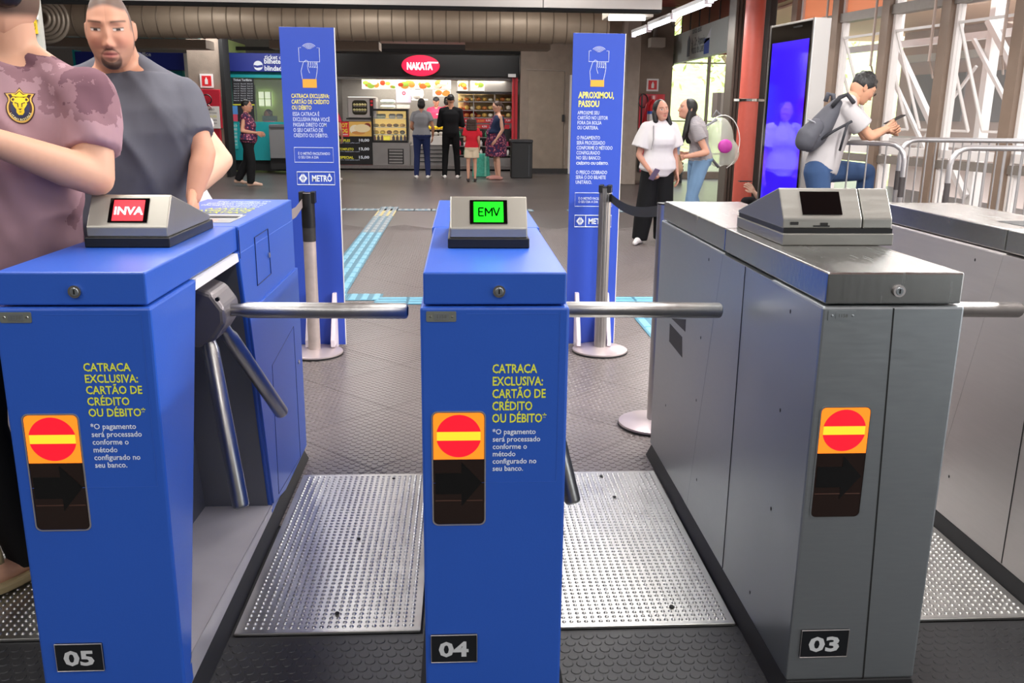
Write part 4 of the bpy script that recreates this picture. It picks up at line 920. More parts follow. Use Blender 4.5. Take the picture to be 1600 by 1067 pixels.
c = at(323, 155, 19.85); MB().tube([(c.x+.1*math.cos(t), 19.85, c.z+.1*math.sin(t)) for t in [2*math.pi*i/20 for i in range(20)]], .012, 6, closed=True).build('ring_handle', BLACK, hc); MB().tube([(c.x+.03, 19.84, c.z-.1), (c.x+.09, 19.84, c.z-.16), (c.x+.02, 19.84, c.z-.2)], .012, 6).build('latch', mat('pink_metal', (200, 150, 150), .4, .5), hc)
nt2 = thing('pier_notice', at(331, 200, 19.8), 'white paper notice taped to the crimson hydrant cabinet', 'notice')
pbox(318, 343.5, 165.5, 200, 19.84, .012, 'sheet', mat('white_paper', (226, 222, 218), .6), nt2)
for k, s_ in enumerate(('AVISO', 'ATENÇÃO PASSAGEIRO', 'LINHA 1 AZUL', 'utilize outra', 'estação')): text(s_, at(324 if k else 326, 172+k*5.4, 19.835), (.2 if k else .12, 0, 0), (0, 0, .04), mat('ink', (60, 60, 70), .6) if k != 2 else YEL, nt2, 'small_print')
ep = thing('extinguisher_panel', at(1016, 265, 19.6), 'red wall panel behind the fire extinguisher on the right pier', 'panel')
REDD = mat('rose_red_panel', (206, 52, 72), .4, var=.06)
pbox(1000, 1038, 146.5, 200, 19.6, .1, 'upper_panel', REDD, ep, .01); pbox(1000, 1038, 200, 206, 19.6, .1, 'grey_band', mat('dark_grey_band', (84, 70, 74), .5), ep); pbox(1000, 1038, 206, 268, 19.6, .1, 'lower_panel', REDD, ep, .01)
pbox(1027, 1036.5, 148, 160, 19.59, .02, 'small_sign', REDP, ep); pbox(1000, 1002, 146, 268, 19.57, .13, 'dark_edge', BLACK, ep)
c = at(1005, 157, 19.55); MB().tube([(c.x+.1*math.cos(t), 19.55, c.z+.14*math.sin(t)) for t in [2*math.pi*i/20 for i in range(20)]], .012, 6, closed=True).build('hose_loop', BLACK, ep)
ex = thing('fire_extinguisher', at(1018, 200, 19.45), 'red fire extinguisher with white, blue and yellow label hanging on the right pier', 'fire extinguisher')
c = at(1018, 200, 19.48); sc_ = .0713
MB().lathe([(.09, 0), (.105, .02), (.105, .46), (.08, .54), (.035, .58), (.035, .62)], (c.x, c.y, c.z), 20).build('cylinder', REDP, ex, smooth='auto')
MB().lathe([(.1065, .03), (.1065, .14)], (c.x, c.y, c.z), 20).build('yellow_label', YEL, ex, smooth='auto'); MB().lathe([(.1065, .16), (.1065, .3)], (c.x, c.y, c.z), 20).build('white_label', WHITE, ex, smooth='auto'); MB().lathe([(.1067, .30), (.1067, .36)], (c.x, c.y, c.z), 20).build('blue_label', mat('blue_label', (60, 110, 200), .4), ex, smooth='auto')
MB().box((c.x-.03, c.y-.08, c.z+.6), (c.x+.03, c.y+.05, c.z+.68)).build('valve', mat('pink_metal', (200, 150, 150), .4, .5), ex, bevel=.008); MB().tube([(c.x-.02, c.y-.05, c.z+.62), (c.x-.14, c.y-.06, c.z+.5), (c.x-.19, c.y-.05, c.z+.1)], [.012, .02, .035], 8).build('hose', RED, ex, smooth=True)

# ------------------------------------------------------------------ right hand end: window, hanging sign, pipe, columns
WINM = mat('window_metal', (140, 132, 124), .5, .3, var=.1); GL = glass('window_glass', op=.05)
def win_frame(nm, Y, px0, px1, py0, py1, vs, hs, d=.08):
    root = struct(pbox(px0, px1, py1, py1+2, Y, d, nm, WINM))
    for x in vs: pbox(x-2, x+2, py0, py1, Y, d, 'mullion', WINM, root, wb=False)
    for y in hs: pbox(px0, px1, y-1, y+1, Y+.01, d*.8, 'transom', WINM, root, wb=False)
    xs = sorted(vs); ys = [py0]+[y for y in hs]+[py1]
    for i in range(len(xs)-1):
        for j in range(len(ys)-1):
            if ys[j+1]-ys[j] > 4: pbox(xs[i]+2, xs[i+1]-2, ys[j]+1, ys[j+1]-1, Y+.03, .006, 'pane', GL, root, wb=False)
    return root
win_frame('window_1', 20.6, 1040, 1150, 84, 268, (1042, 1104, 1150), (98, 189, 240))
struct(pbox(1036, 1150, 268, 284, 20.5, .25, 'trim_13', CONC2)); struct(pbox(1036, 1150, 60, 84, 20.55, .2, 'trim_14', mat('red_ceiling_slat', (160, 84, 72), .6)))
# bench of stacked slats below the window
bs = thing('slatted_bench', at(1043, 272, 19.1), 'dark slatted bench under the far window behind the two women', 'bench')
for k in range(4): pbox(1030, 1068, 253+k*5.4, 256+k*5.4, 19.1+.02*k, .3, 'slat', mat('bench_slat', (96, 92, 88), .5), bs)
for x in (1032, 1065): pbox(x-1.2, x+1.2, 253, 285, 19.15, .28, 'leg', KS, bs)
# hanging exit sign
xs_ = 4.62
q = [atx(1030, 66, xs_), atx(1143, 20, xs_), atx(1143, 78, xs_), atx(1030, 104, xs_)]
hs_ = thing('hanging_sign', (xs_, (q[0].y+q[1].y)/2, q[3].z), 'long pale hanging exit sign with street name beside the fluorescent tubes', 'sign')
zt_, zb_ = (q[0].z+q[1].z)/2, (q[2].z+q[3].z)/2
MB().box((xs_, q[1].y-.2, zb_), (xs_+.12, q[0].y, zt_)).build('board', mat('pale_green_sign', (196, 204, 202), .5, var=.05), hs_)
def stext(s_, px0, px1, pyb, h_, m, bold=.015):
    a = atx(px0, pyb, xs_); b_ = atx(px1, pyb, xs_); text(s_, (xs_-.003, a.y, a.z), (0, b_.y-a.y, 0), (0, 0, h_), m, hs_, 'lettering', bold=bold)
INK = mat('slate_print', (104, 112, 122), .5)
stext('saída exit', 1082, 1096, 53, .12, INK); stext('Av. Dr. Antonio', 1080, 1101, 73, .17, INK); stext('Maria de Laet', 1080, 1099, 84.5, .17, INK)
a = atx(1076, 76, xs_); MB().prism([(a.y-.12, a.z-.15), (a.y+.12, a.z-.15), (a.y+.12, a.z+.16), (a.y, a.z+.26), (a.y-.12, a.z+.16)], xs_-.003, xs_, 'x').build('exit_symbol', INK, hs_)
a = atx(1104, 73, xs_); MB().box((xs_-.003, a.y-.18, a.z-.12), (xs_, a.y+.18, a.z+.16)).build('blue_symbol', mat('sign_blue', (70, 96, 180), .5), hs_)
a = atx(1105, 63, xs_); MB().slab([(xs_-.003, a.y+.25, a.z-.05), (xs_-.003, a.y-.2, a.z+.02), (xs_-.003, a.y-.25, a.z+.22)], (1, 0, 0), .003).build('white_arrow', WHT, hs_)
a = atx(1050, 94, xs_); MB().box((xs_-.003, a.y-.2, a.z-.12), (xs_, a.y+.2, a.z+.12)).build('grey_label', INK, hs_)
for k in range(8):
    y = q[1].y+(q[0].y-q[1].y)*(k+.3)/8; MB().cyl((xs_+.06, y, zt_), (xs_+.06, y, 3.7), .012, 6).build('hanger_rod', BLACK, hs_)
# brown beam behind the hangers
struct(MB().box((5.0, 12.5, zt_+.05), (5.2, 21, zt_+.55)).build('trim_15', mat('red_brown_beam', (132, 74, 62), .6, var=.1)))
struct(MB().box((5.2, 12.5, 3.1), (9.5, 21, 3.25)).build('trim_16', mat('peach_soffit', (226, 190, 164), .7)))
sp2 = thing('wall_speaker', at(1023, 70, 19.6), 'pale box with bent conduit on top of the right pier', 'box')
pbox(1017, 1040, 58, 73, 19.4, .3, 'case', mat('pale_box', (186, 176, 164), .5), sp2, .01); c = at(1032, 57, 19.5)
MB().tube([c+Vector((-.12, 0, 0)), c+Vector((-.12, 0, .25)), c+Vector((0, 0, .36)), c+Vector((.2, 0, .36)), c+Vector((.28, 0, .2))], .04, 8).build('conduit', mat('grey_conduit', (150, 142, 134), .5, .4), sp2, smooth=True)
# dark ribbed column and red riser
gx = lambda px, Y: at(px, 150, Y).x
col_ = MB()
COLM = mat('dark_column', (84, 76, 68), .55, .2, var=.2, scale=6)
for k, (p0_, p1_) in enumerate(((1141, 1146), (1148, 1153), (1155, 1163))): 
    struct(MB().box((gx(p0_, 12.2), 12.2+.05*k, 0), (gx(p1_, 12.2), 12.5, 3.7)).build('trim_%d' % (17+k), COLM, bevel=.01))
struct(MB().box((gx(1144, 12.2), 12.35, 0), (gx(1158, 12.2), 12.6, 3.7)).build('trim_20', mat('deep_brown', (58, 50, 44), .7)))  # deep brown core behind the column ribs
rp = thing('red_riser_pipe', (gx(1172, 11.8), 11.8, 0), 'thick red vertical riser pipe between the dark column and the blue screen', 'pipe')
top = at(1183, 0, 11.8); bot = at(1158, 300, 11.8)
xm = (top.x+bot.x)/2
MB().cyl((xm, 11.8, 0), (xm, 11.8, 3.7), .125, 28).build('pipe', mat('salmon_red_pipe', (186, 84, 70), .45, var=.08), rp, smooth='auto')
zc_ = at(1172, 156, 11.8).z; MB().lathe([(.128, -.02), (.135, -.015), (.135, .015), (.128, .02)], (xm, 11.8, zc_), 24).build('clamp', CHROME, rp); MB().box((xm-.2, 11.78, zc_-.015), (xm-.12, 11.82, zc_+.015)).box((xm+.12, 11.78, zc_-.015), (xm+.2, 11.82, zc_+.015)).build('clamp_arm', CHROME, rp)
struct(MB().box((gx(1193, 12.0), 12.0, 0), (gx(1204, 12.0), 12.3, 3.7)).build('trim_21', mat('black_brown_post', (48, 40, 36), .6), bevel=.01))
wbx = thing('grey_junction_box', at(1130, 183, 13.2), 'grey steel box on a thin post behind the striped shirt woman', 'box')
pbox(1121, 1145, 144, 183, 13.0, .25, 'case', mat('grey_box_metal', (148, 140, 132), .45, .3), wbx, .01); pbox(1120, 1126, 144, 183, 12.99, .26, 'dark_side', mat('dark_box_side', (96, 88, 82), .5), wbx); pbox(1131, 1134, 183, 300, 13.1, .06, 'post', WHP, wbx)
# blue screen totem
A2, B2 = at(1207, 45, 9.0), at(1264, 31, 8.15)
bx0 = Vector((A2.x, 9.0, 0)); bx1 = Vector((at(1262, 165, 8.15).x, 8.15, 0)); zT = 2.26
bx0.x = at(1195, 165, 9.0).x
tt = thing('screen_totem', (bx0+bx1)/2, 'tall advertising totem with a glossy deep blue screen', 'screen')
dv = (bx1-bx0); nrm = Vector((dv.y, -dv.x, 0)).normalized()
if nrm.x > 0: nrm = -nrm
def quad(u0, u1, z0, z1, o): return [bx0+dv*u0+nrm*o+Vector((0, 0, z0)), bx0+dv*u1+nrm*o+Vector((0, 0, z0)), bx0+dv*u1+nrm*o+Vector((0, 0, z1)), bx0+dv*u0+nrm*o+Vector((0, 0, z1))]
MB().slab(quad(0, 1, 0, zT, -.16), nrm, .16).build('case', mat('totem_metal', (176, 170, 166), .4, .5), tt, bevel=.006)
MB().slab(quad(.015, .985, .02, zT-.02, 0), nrm, .004).build('bezel', BLACKG, tt)
SCRB = mat('blue_screen', (46, 20, 200), .06, emit=.95, coat=1.)
MB().slab(quad(.085, .92, .12, zT-.17, .004), nrm, .002).build('screen', SCRB, tt)
MB().slab(quad(.0, .03, 0, zT, .0), nrm, .008).build('edge_trim', STEELH, tt); MB().slab(quad(.97, 1.0, 0, zT, .0), nrm, .008).build('edge_trim', STEELH, tt)
MB().slab(quad(.55, .75, zT-.06, zT-.045, .004), nrm, .002).build('camera_strip', BLACKM, tt)

# ------------------------------------------------------------------ slanting window wall at the right
WD = Vector((-.17, 1, 0)).normalized()
def wl(Y): return Vector((4.75-.17*(Y-9), Y, 0))
WOOD = mat('brown_mullion', (138, 118, 102), .5, .1, var=.15, scale=6); WHT2 = mat('white_sash', (236, 230, 226), .45)
ww = struct(MB().slab([wl(6.2)+Vector((-.03, 0, .0)), wl(11.9)+Vector((-.03, 0, 0)), wl(11.9)+Vector((.12, 0, 0)), wl(6.2)+Vector((.12, 0, 0))], (0, 0, 1), .42).build('wall_right', mat('orange_brick', (196, 150, 120), .8, var=.2, scale=14)))
def wbar(Y0, Y1, z0, z1, nm, m, o0=-.05, o1=.08, par=None):
    n = Vector((WD.y, -WD.x, 0))
    a, b_ = wl(Y0), wl(Y1)
    return MB().slab([a+n*o0+Vector((0, 0, z0)), b_+n*o0+Vector((0, 0, z0)), b_+n*o1+Vector((0, 0, z0)), a+n*o1+Vector((0, 0, z0))], (0, 0, 1), z1-z0).build(nm, m, par, wb=False)
win = struct(wbar(6.2, 11.9, .92, 1.0, 'window_2', WINM))
MY = [6.98, 7.93, 8.88, 9.83, 10.78, 11.7]
for y in MY: wbar(y-.065, y+.065, .42, 3.7, 'mullion', WOOD, -.09, .06, win); wbar(y-.105, y-.065, .42, 3.7, 'white_stop', WHT2, -.03, .05, win); wbar(y+.065, y+.10, .42, 3.7, 'white_stop', WHT2, -.03, .05, win)
wbar(6.2, 11.9, 2.47, 2.57, 'transom', WINM, -.06, .06, win); wbar(6.2, 11.9, .42, .5, 'sill', WHT2, -.08, .1, win); wbar(6.2, 11.9, 1.02, 1.1, 'white_rail', WHT2, -.03, .05, win)
for i in range(len(MY)-1):
    y0, y1 = MY[i]+.1, MY[i+1]-.105
    wbar(y0, y1, 1.1, 2.47, 'pane', GL, .0, .006, win); wbar(y0, y1, .5, .92, 'pane', GL, .0, .006, win)
    if i < 3: wbar(y0, y1, 2.57, 3.7, 'pane', GL, 0, .006, win)
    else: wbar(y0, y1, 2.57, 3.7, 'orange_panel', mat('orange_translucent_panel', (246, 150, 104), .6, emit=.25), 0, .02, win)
    # top-hung sash pushed outwards with its white frame
    n = Vector((WD.y, -WD.x, 0)); a, b_ = wl(y0), wl(y1)
    sash = []
    f = MB()
    t0, t1 = a+Vector((0, 0, 2.3)), b_+Vector((0, 0, 2.3)); l0, l1 = a+n*.42+Vector((0, 0, 1.28)), b_+n*.42+Vector((0, 0, 1.28))
    for p, q_ in ((t0, t1), (l0, l1), (t0, l0), (t1, l1)): f.tube([p, q_], .018, 4)
    f.build('sash_frame', WHT2, win, wb=False)
    s_ = MB().tube([a+WD*.02+n*-.12+Vector((0, 0, 1.95)), a+WD*.02+n*-.12+Vector((0, 0, 3.3))], .014, 6).tube([a+WD*.02+n*-.11+Vector((0, 0, 1.95)), a+WD*.16+n*.05+Vector((0, 0, 1.8))], .01, 6).build('opener_rod', mat('pale_rod', (200, 180, 168), .5), win, wb=False)

# ------------------------------------------------------------------ crowd barriers
GALV = mat('galvanised_tube', (188, 184, 184), .32, .75, var=.15, scale=8); CHIP = mat('chipped_paint', (60, 54, 54), .6)
def barrier(p, q, h, label, left=True, right=True, nbar=None, r=.021):
    p, q = Vector(p), Vector(q); t = thing('crowd_barrier', (p+q)/2, label, 'barrier'); d = (q-p); Ld = d.length; d.normalize(); z = Vector((0, 0, 1)); R = .13
    pts = []
    if left: pts += [p+z*.02, p+z*(h-R)]+[p+d*(R-R*math.cos(a))+z*(h-R+R*math.sin(a)) for a in (.4, .8, 1.2, 1.57)]
    else: pts += [p+z*h]
    if right: pts += [q-d*(R-R*math.cos(a))+z*(h-R+R*math.sin(a)) for a in (1.57, 1.2, .8, .4)]+[q+z*(h-R), q+z*.02]
    else: pts += [q+z*h]
    MB().tube(pts, r, 12).build('frame', GALV, t, smooth=True)
    MB().tube([p+z*.18, q+z*.18], .013, 8).build('bottom_rail', GALV, t, smooth='auto')
    nb = nbar or int(Ld/.12)
    for k in range(1, nb): b_ = p+d*(Ld*k/nb); MB().tube([b_+z*.18, b_+z*(h-.01)], .007, 6).build('bar', GALV, t, smooth='auto')
    for e, fl_ in ((p, left), (q, right)):
        if fl_: MB().box(e-d.cross(z)*.2-d*.02+z*0, e+d.cross(z)*.2+d*.02+z*.02).build('foot', GALV, t); MB().tube([e+z*(h-.42), e+z*(h-.26)], r+.001, 12).build('worn_patch', CHIP, t, smooth='auto')
    return t
ya = 7.35
barrier((at(1300, 225, 7.45).x, 7.45, 0), (at(1416, 225, 7.05).x, 7.05, 0), at(1400, 224, 7.1).z, 'galvanised crowd barrier the man with backpack leans on')
barrier((at(1488, 230, 6.55).x, 6.55, 0), (at(1488, 230, 6.55).x+1.5, 6.35, 0), at(1540, 231, 6.5).z, 'nearest galvanised crowd barrier at right, its rounded corner marked with dark chips')
barrier((at(1409, 219, 7.5).x, 7.5, 0), (at(1630, 219, 7.35).x, 7.35, 0), at(1500, 218.5, 7.45).z, 'long galvanised crowd barrier behind the nearest one at right', nbar=16)

# ------------------------------------------------------------------ outside: truss gallery, building, lawn, trees
OUTW = mat('white_gallery_steel', (240, 238, 236), .5); OUTG = mat('grey_far_window', (150, 148, 150), .6); PINKW = mat('pink_plaster_far', (224, 204, 196), .7)  # plain grey serves the far building windows
n = Vector((WD.y, -WD.x, 0))
gal = thing('truss_gallery', wl(9)+n*1.5, 'white steel truss gallery outside the right windows', 'structure')
def op(s_, o, z): return wl(9)+WD*s_+n*o+Vector((0, 0, z))
def gb_(p, q, r, nm='member', m=OUTW): return MB().tube([p, q], r, 4).build(nm, m, gal)
for s_ in (-6, -4.2, -2.4, -.6, 1.2, 3.0): gb_(op(s_, 1.6, -.4), op(s_, 1.6, 3.9), .08, 'upright')
for z in (.2, 1.1, 2.35, 3.1): gb_(op(-6.5, 1.6, z), op(5, 1.6, z), .06, 'chord')
for k, s_ in enumerate((-6, -4.2, -2.4, -.6, 1.2)):
    gb_(op(s_, 1.5, .5), op(s_+1.8, 1.5, 2.5), .05, 'diagonal'); gb_(op(s_+.35, 1.5, .5), op(s_+2.0, 1.5, 2.3), .03, 'diagonal'); gb_(op(s_+.1, 1.5, 2.0), op(s_+1.1, 1.5, .9), .02, 'brace')
bd = thing('far_building', op(0, 6, -.4), 'pale pink building with grey windows outside beyond the truss gallery', 'building')
MB().slab([op(-10, 6, -1), op(9, 6, -1), op(9, 9, -1), op(-10, 9, -1)], (0, 0, 1), 7).build('wall', PINKW, bd)
for k in range(9):
    s_ = -9+k*2.0
    f = MB().slab([op(s_, 5.97, 1.35), op(s_+1.5, 5.97, 1.35), op(s_+1.5, 6.05, 1.35), op(s_, 6.05, 1.35)], (0, 0, 1), .9).build('window', OUTG, bd)
    MB().slab([op(s_+.7, 5.95, 1.35), op(s_+.76, 5.95, 1.35), op(s_+.76, 6.0, 1.35), op(s_+.7, 6.0, 1.35)], (0, 0, 1), .9).build('window_bar', OUTW, f)
for z in (.9, 2.5, 3.2): MB().slab([op(-10, 5.9, z), op(9, 5.9, z), op(9, 6.1, z), op(-10, 6.1, z)], (0, 0, 1), .14).build('ledge', OUTW, bd)
gr = MB().slab([(9, 4, -1.2), (34, 4, -1.2), (34, 60, -1.2), (9, 60, -1.2)], (0, 0, -1), .2).build('ground_outside', mat('pale_paving', (196, 186, 176), .8, var=.1)); struct(gr)
lw = MB(); lw.slab([(1.5, 26.2, -.4), (20, 26.2, -.4), (20, 45, 6.2), (1.5, 45, 6.2)], (0, 0, -1), .3); tag(lw.build('grass_bank', mat('bright_grass', (176, 196, 128), .9, var=.35, scale=4)), 'sunlit green grass bank outside the far window', 'grass', kind='stuff')
def tree(x, y, z, h, label):
    rr = random.Random(int(x*100)); t = thing('tree', (x, y, z), label, 'tree', 'trees outside the far window')
    tr = MB(); tr.tube([(x, y, z), (x+.1, y, z+h*.5), (x-.05, y, z+h*.75)], [.14, .1, .06], 8)
    for k in range(7):
        a = rr.uniform(0, 6.28); b0 = Vector((x, y, z+h*rr.uniform(.35, .7))); tr.tube([b0, b0+Vector((math.cos(a)*.8, math.sin(a)*.5, .7)), b0+Vector((math.cos(a)*1.6, math.sin(a)*.9, 1.5))], [.05, .035, .015], 6)
    tr.build('trunk', mat('pale_bark', (150, 130, 110), .9, var=.2), t)
    lv = MB()
    for k in range(700):
        c = Vector((x+max(-1.4, min(1.4, rr.gauss(0, .7))), y+max(-1, min(1, rr.gauss(0, .6))), z+h*.72+rr.gauss(0, .7))); s_ = rr.uniform(.07, .16)
        a = Vector((rr.gauss(0, 1), rr.gauss(0, 1), rr.gauss(0, 1))).normalized(); b_ = a.orthogonal().normalized()
        lv.add([c-a*s_, c+b_*s_*.5, c+a*s_, c-b_*s_*.5], [(0, 1, 2, 3)])
    lv.build('foliage', mat('pale_leaf', (178, 190, 120), .8, var=.3), t, kind='stuff')
for k, (x, y) in enumerate(((5.4, 28.5), (8.6, 29.5), (11.9, 31))): tree(x, y, .25+(y-26)*.33, 3.6, ['leftmost thin leafed tree on the grass bank outside the far window', 'middle tree on the grass bank, seen past the window mullion', 'rightmost tree on the grass bank outside the far window'][k])
# notice post at top left behind the men
np_ = thing('notice_post', (at(54, 40, 4.3).x, 4.3, 0), 'pale post with a red figure notice and yellow plate, behind the man in mauve shirt', 'sign')
px_ = at(59, 40, 4.3).x; MB().box((px_-.012, 4.3, 0), (px_+.012, 4.33, 2.3)).build('post', mat('pale_post', (186, 186, 178), .5), np_)
pbox(38, 56, -12, 30, 4.29, .01, 'white_notice', WHITE, np_); pbox(38, 56, 26, 29, 4.285, .006, 'black_rule', BLACK, np_); pbox(38, 57, 30, 52, 4.29, .01, 'yellow_plate', mat('signal_yellow', (232, 196, 40), .5), np_)
for (y, s_) in ((37, 'CUIDADO'), (42, 'DEGRAU')): text(s_, at(40, y+3, 4.286), (.045, 0, 0), (0, 0, .012), BLACK, np_, 'small_print')
a = at(48, 12, 4.285); MB().tube([a+Vector((-.02, 0, -.02)), a+Vector((0, 0, .01)), a+Vector((.02, 0, -.03)), a+Vector((.005, 0, .03))], .004, 6).build('red_figure', REDP, np_)
# ------------------------------------------------------------------ people
SKINM = attr_mat('skin', .5)
def smooth01(a, b, x): t = np.clip((x-a)/(b-a), 0, 1); return t*t*(3-2*t)
def head_mesh(nu, nv, o):
    """head in its own frame: centre at the origin, face towards -Y, 0.23 m tall"""
    u = np.linspace(0, 2*np.pi, nu, endpoint=False); az = u-.5*np.sin(u)
    v = np.linspace(0, np.pi, nv+1)[1:-1]; pol = v
    A, Pp = np.meshgrid(az, pol)
    dx = np.sin(A)*np.sin(Pp); dy = -np.cos(A)*np.sin(Pp); dz = np.cos(Pp)
    x = dx*.0715; y = dy*.096; z = dz*.116
    # fuller skull, squarer jaw
    sq = 1+.07*np.abs(np.sin(2*A))*np.sin(Pp)**2
    x = x*sq; y = y*sq
    jaw = smooth01(-.015, -.11, z); x = x*(1-jaw*(.16-.1*o.get('jaw', .5)))
    low = smooth01(-.04, -.115, z)
    front = dy < 0
    x = x*np.where(front, 1+.30*low*(1-np.abs(dx)), 1+.28*low); y = np.where(front, y*(1+.55*low), y*(1-.12*low))
    y = np.where(front, y*.93, y*1.04)
    f = smooth01(.25, -.35, dy)
    G = lambda cx, sx, cz, sz: np.exp(-((np.abs(x)-cx)/sx)**2-((z-cz)/sz)**2)
    d = 0
    d = d+.021*np.exp(-(x/.0125)**2-((z+.030)/.013)**2)+.012*np.exp(-(x/.0085)**2-((z+.004)/.026)**2)+.007*G(.0125, .006, -.035, .007)
    d = d-.010*G(.031, .017, .012, .013)+.0050*G(.031, .012, .010, .0075)
    d = d+.0055*G(.030, .024, .034, .009)+.005*G(.045, .018, -.02, .02)
    d = d+.0075*np.exp(-(x/.020)**2-((z+.054)/.0060)**2)+.0075*np.exp(-(x/.017)**2-((z+.067)/.0060)**2)-.003*np.exp(-(x/.022)**2-((z+.0605)/.0022)**2)
    d = d+.010*np.exp(-(x/.024)**2-((z+.097)/.015)**2)-.004*np.exp(-(x/.03)**2-((z+.080)/.006)**2)
    y = y-d*f
    fl_ = o.get('cheek', 0); x = x*o.get('headw', 1)*(1+fl_*.10*np.exp(-((z+.05)/.05)**2))
    V_ = np.stack([x.ravel(), y.ravel(), z.ravel()], 1)
    nr = nv-1
    top = [0, 0, .116]; bt = [0, .0, -.114]
    V_ = np.vstack([V_, top, bt]); it = nr*nu; ib = it+1
    F_ = []
    for i in range(nr-1):
        for k in range(nu): F_.append((i*nu+k, (i+1)*nu+k, (i+1)*nu+(k+1) % nu, i*nu+(k+1) % nu))
    for k in range(nu): F_.append((it, k, (k+1) % nu)); F_.append((ib, (nr-1)*nu+(k+1) % nu, (nr-1)*nu+k))
    # colours
    X, Y, Z = V_[:, 0], V_[:, 1], V_[:, 2]; fr = Y < -.02
    skin = np.array(lin(o['skin'])[:3]); Cc = np.tile(skin, (len(V_), 1))
    def mixc(msk, col): 
        nonlocal Cc
        msk = np.clip(msk, 0, 1)[:, None]; Cc = Cc*(1-msk)+np.array(lin(col)[:3])*msk
    ax = np.abs(X)
    mixc(.28*np.exp(-((ax-.04)/.022)**2-((Z+.025)/.022)**2)*fr, (206, 116, 100))
    mixc(.2*np.exp(-(X/.014)**2-((Z+.03)/.014)**2)*fr, (200, 112, 96))
    hair = o.get('hairc', (24, 20, 18))
    if o.get('stubble', 0): mixc(o['stubble']*.35*smooth01(-.03, -.055, Z)*smooth01(.03, -.02, Y), (70, 60, 56))
    if o.get('goatee'):
        eo = (ax/.0295)**2+((Z+.076)/.0345)**2; ei = (ax/.0235)**2+((Z+.0655)/.0185)**2
        gt = smooth01(1.12, .86, eo)*smooth01(.86, 1.12, ei)*fr
        thin = 1-.55*np.exp(-((Z+.066)/.012)**2); mixc(gt*thin*.86, (44, 34, 31)); mixc(fr*.55*np.exp(-(X/.007)**2-((Z+.080)/.005)**2), (40, 32, 28))
    lipc = o.get('lip', (176, 96, 90))
    mixc(fr*np.exp(-(((ax/.0215)**2+((Z+.0605)/.0095)**2)**2))*.75, lipc)
    mixc(fr*smooth01(.022, .017, ax)*np.exp(-((Z+.0605)/.0014)**2)*.75, (96, 44, 42))
    bz = .0325+.10*(ax-.016)-5.5*(ax-.022)**2
    mixc(fr*smooth01(.056, .050, ax)*smooth01(.010, .015, ax)*np.exp(-((Z-bz)/.0028)**2)*.85, o.get('browc', hair))
    ez = o.get('eye', 1.0)
    e = ((ax-.0315)/.0145)**2+((Z-.010)/(.0058*ez))**2
    mixc(fr*smooth01(1.25, .85, e)*.9, (214, 206, 200)); mixc(fr*smooth01(1.3, .8, ((ax-.0315)/.0062)**2+((Z-.0095)/(.0058*ez))**2), (30, 20, 16))
    mixc(fr*smooth01(.016, .0135, np.abs(ax-.0315))*np.exp(-((Z-(.0105+.0052*ez))/.0020)**2)*.85, (34, 24, 22))
    mixc(fr*smooth01(.016, .0135, np.abs(ax-.0315))*np.exp(-((Z-(.0095-.0056*ez))/.0016)**2)*.35, (90, 60, 54))
    mixc(fr*np.exp(-((ax-.0075)/.003)**2-((Z+.041)/.0025)**2)*.6, (90, 44, 40))
    if o.get('shaved'):
        hl = .062+.012*np.cos(X*40)-.035*smooth01(.05, .075, ax)*1.0
        m_ = np.where(fr, smooth01(-.004, .010, Z-hl), smooth01(-.065, -.045, Z))
        m2 = np.where((~fr) | (Y > -.055), smooth01(-.02, .0, Z-(.01-.02*smooth01(-.02, .03, Y))), 0)*smooth01(.055, .068, ax)*smooth01(-.06, -.035, Y)
        mixc(np.maximum(m_, m2)*.86, hair)
    return V_, F_, Cc
def remesh(mb, vox, it=4, fac=.5):
    me = mb.mesh('tmp'); bm = bmesh.new(); bm.from_mesh(me); bmesh.ops.recalc_face_normals(bm, faces=bm.faces); bm.to_mesh(me); bm.free()
    o = bpy.data.objects.new('tmp', me); COL.objects.link(o)
    m = o.modifiers.new('r', 'REMESH'); m.mode = 'VOXEL'; m.voxel_size = vox
    if it: m2 = o.modifiers.new('s', 'SMOOTH'); m2.factor = fac; m2.iterations = it
    dg = bpy.context.evaluated_depsgraph_get(); ev = o.evaluated_get(dg); out = bpy.data.meshes.new_from_object(ev)
    n = len(out.vertices); V_ = np.empty(n*3); out.vertices.foreach_get('co', V_); V_ = V_.reshape(-1, 3)
    F_ = [tuple(p.vertices) for p in out.polygons]
    bpy.data.objects.remove(o); bpy.data.meshes.remove(me); bpy.data.meshes.remove(out)
    return V_, F_
def mesh_obj(name, V_, F_, m, parent, cols=None, smooth=True):
    me = bpy.data.meshes.new(name); me.from_pydata([tuple(v) for v in V_], [], F_); me.update()
    if cols is not None:
        at_ = me.color_attributes.new('Col', 'FLOAT_COLOR', 'POINT'); arr = np.ones((len(V_), 4)); arr[:, :3] = cols; at_.data.foreach_set('color', arr.ravel())
    me.polygons.foreach_set('use_smooth', [smooth]*len(me.polygons)); me.materials.append(m)
    o = bpy.data.objects.new(name, me); COL.objects.link(o)
    if parent: o.parent = parent
    return o
TOR_M = [(-.16, .105, .085), (-.02, .168, .112), (.14, .163, .108), (.34, .150, .104), (.58, .166, .118), (.78, .178, .112), (.90, .150, .085), (1.0, .068, .062)]
TOR_F = [(-.16, .105, .09), (-.02, .178, .118), (.14, .165, .108), (.36, .125, .092), (.58, .142, .108), (.78, .152, .100), (.90, .125, .078), (1.0, .056, .054)]
def interp_tab(tab, t):
    if t <= tab[0][0]: return tab[0][1:]
    for a, b_ in zip(tab, tab[1:]):
        if t <= b_[0]:
            k = (t-a[0])/(b_[0]-a[0]); k = k*k*(3-2*k); return tuple(p+(q-p)*k for p, q in zip(a[1:], b_[1:]))
    return tab[-1][1:]
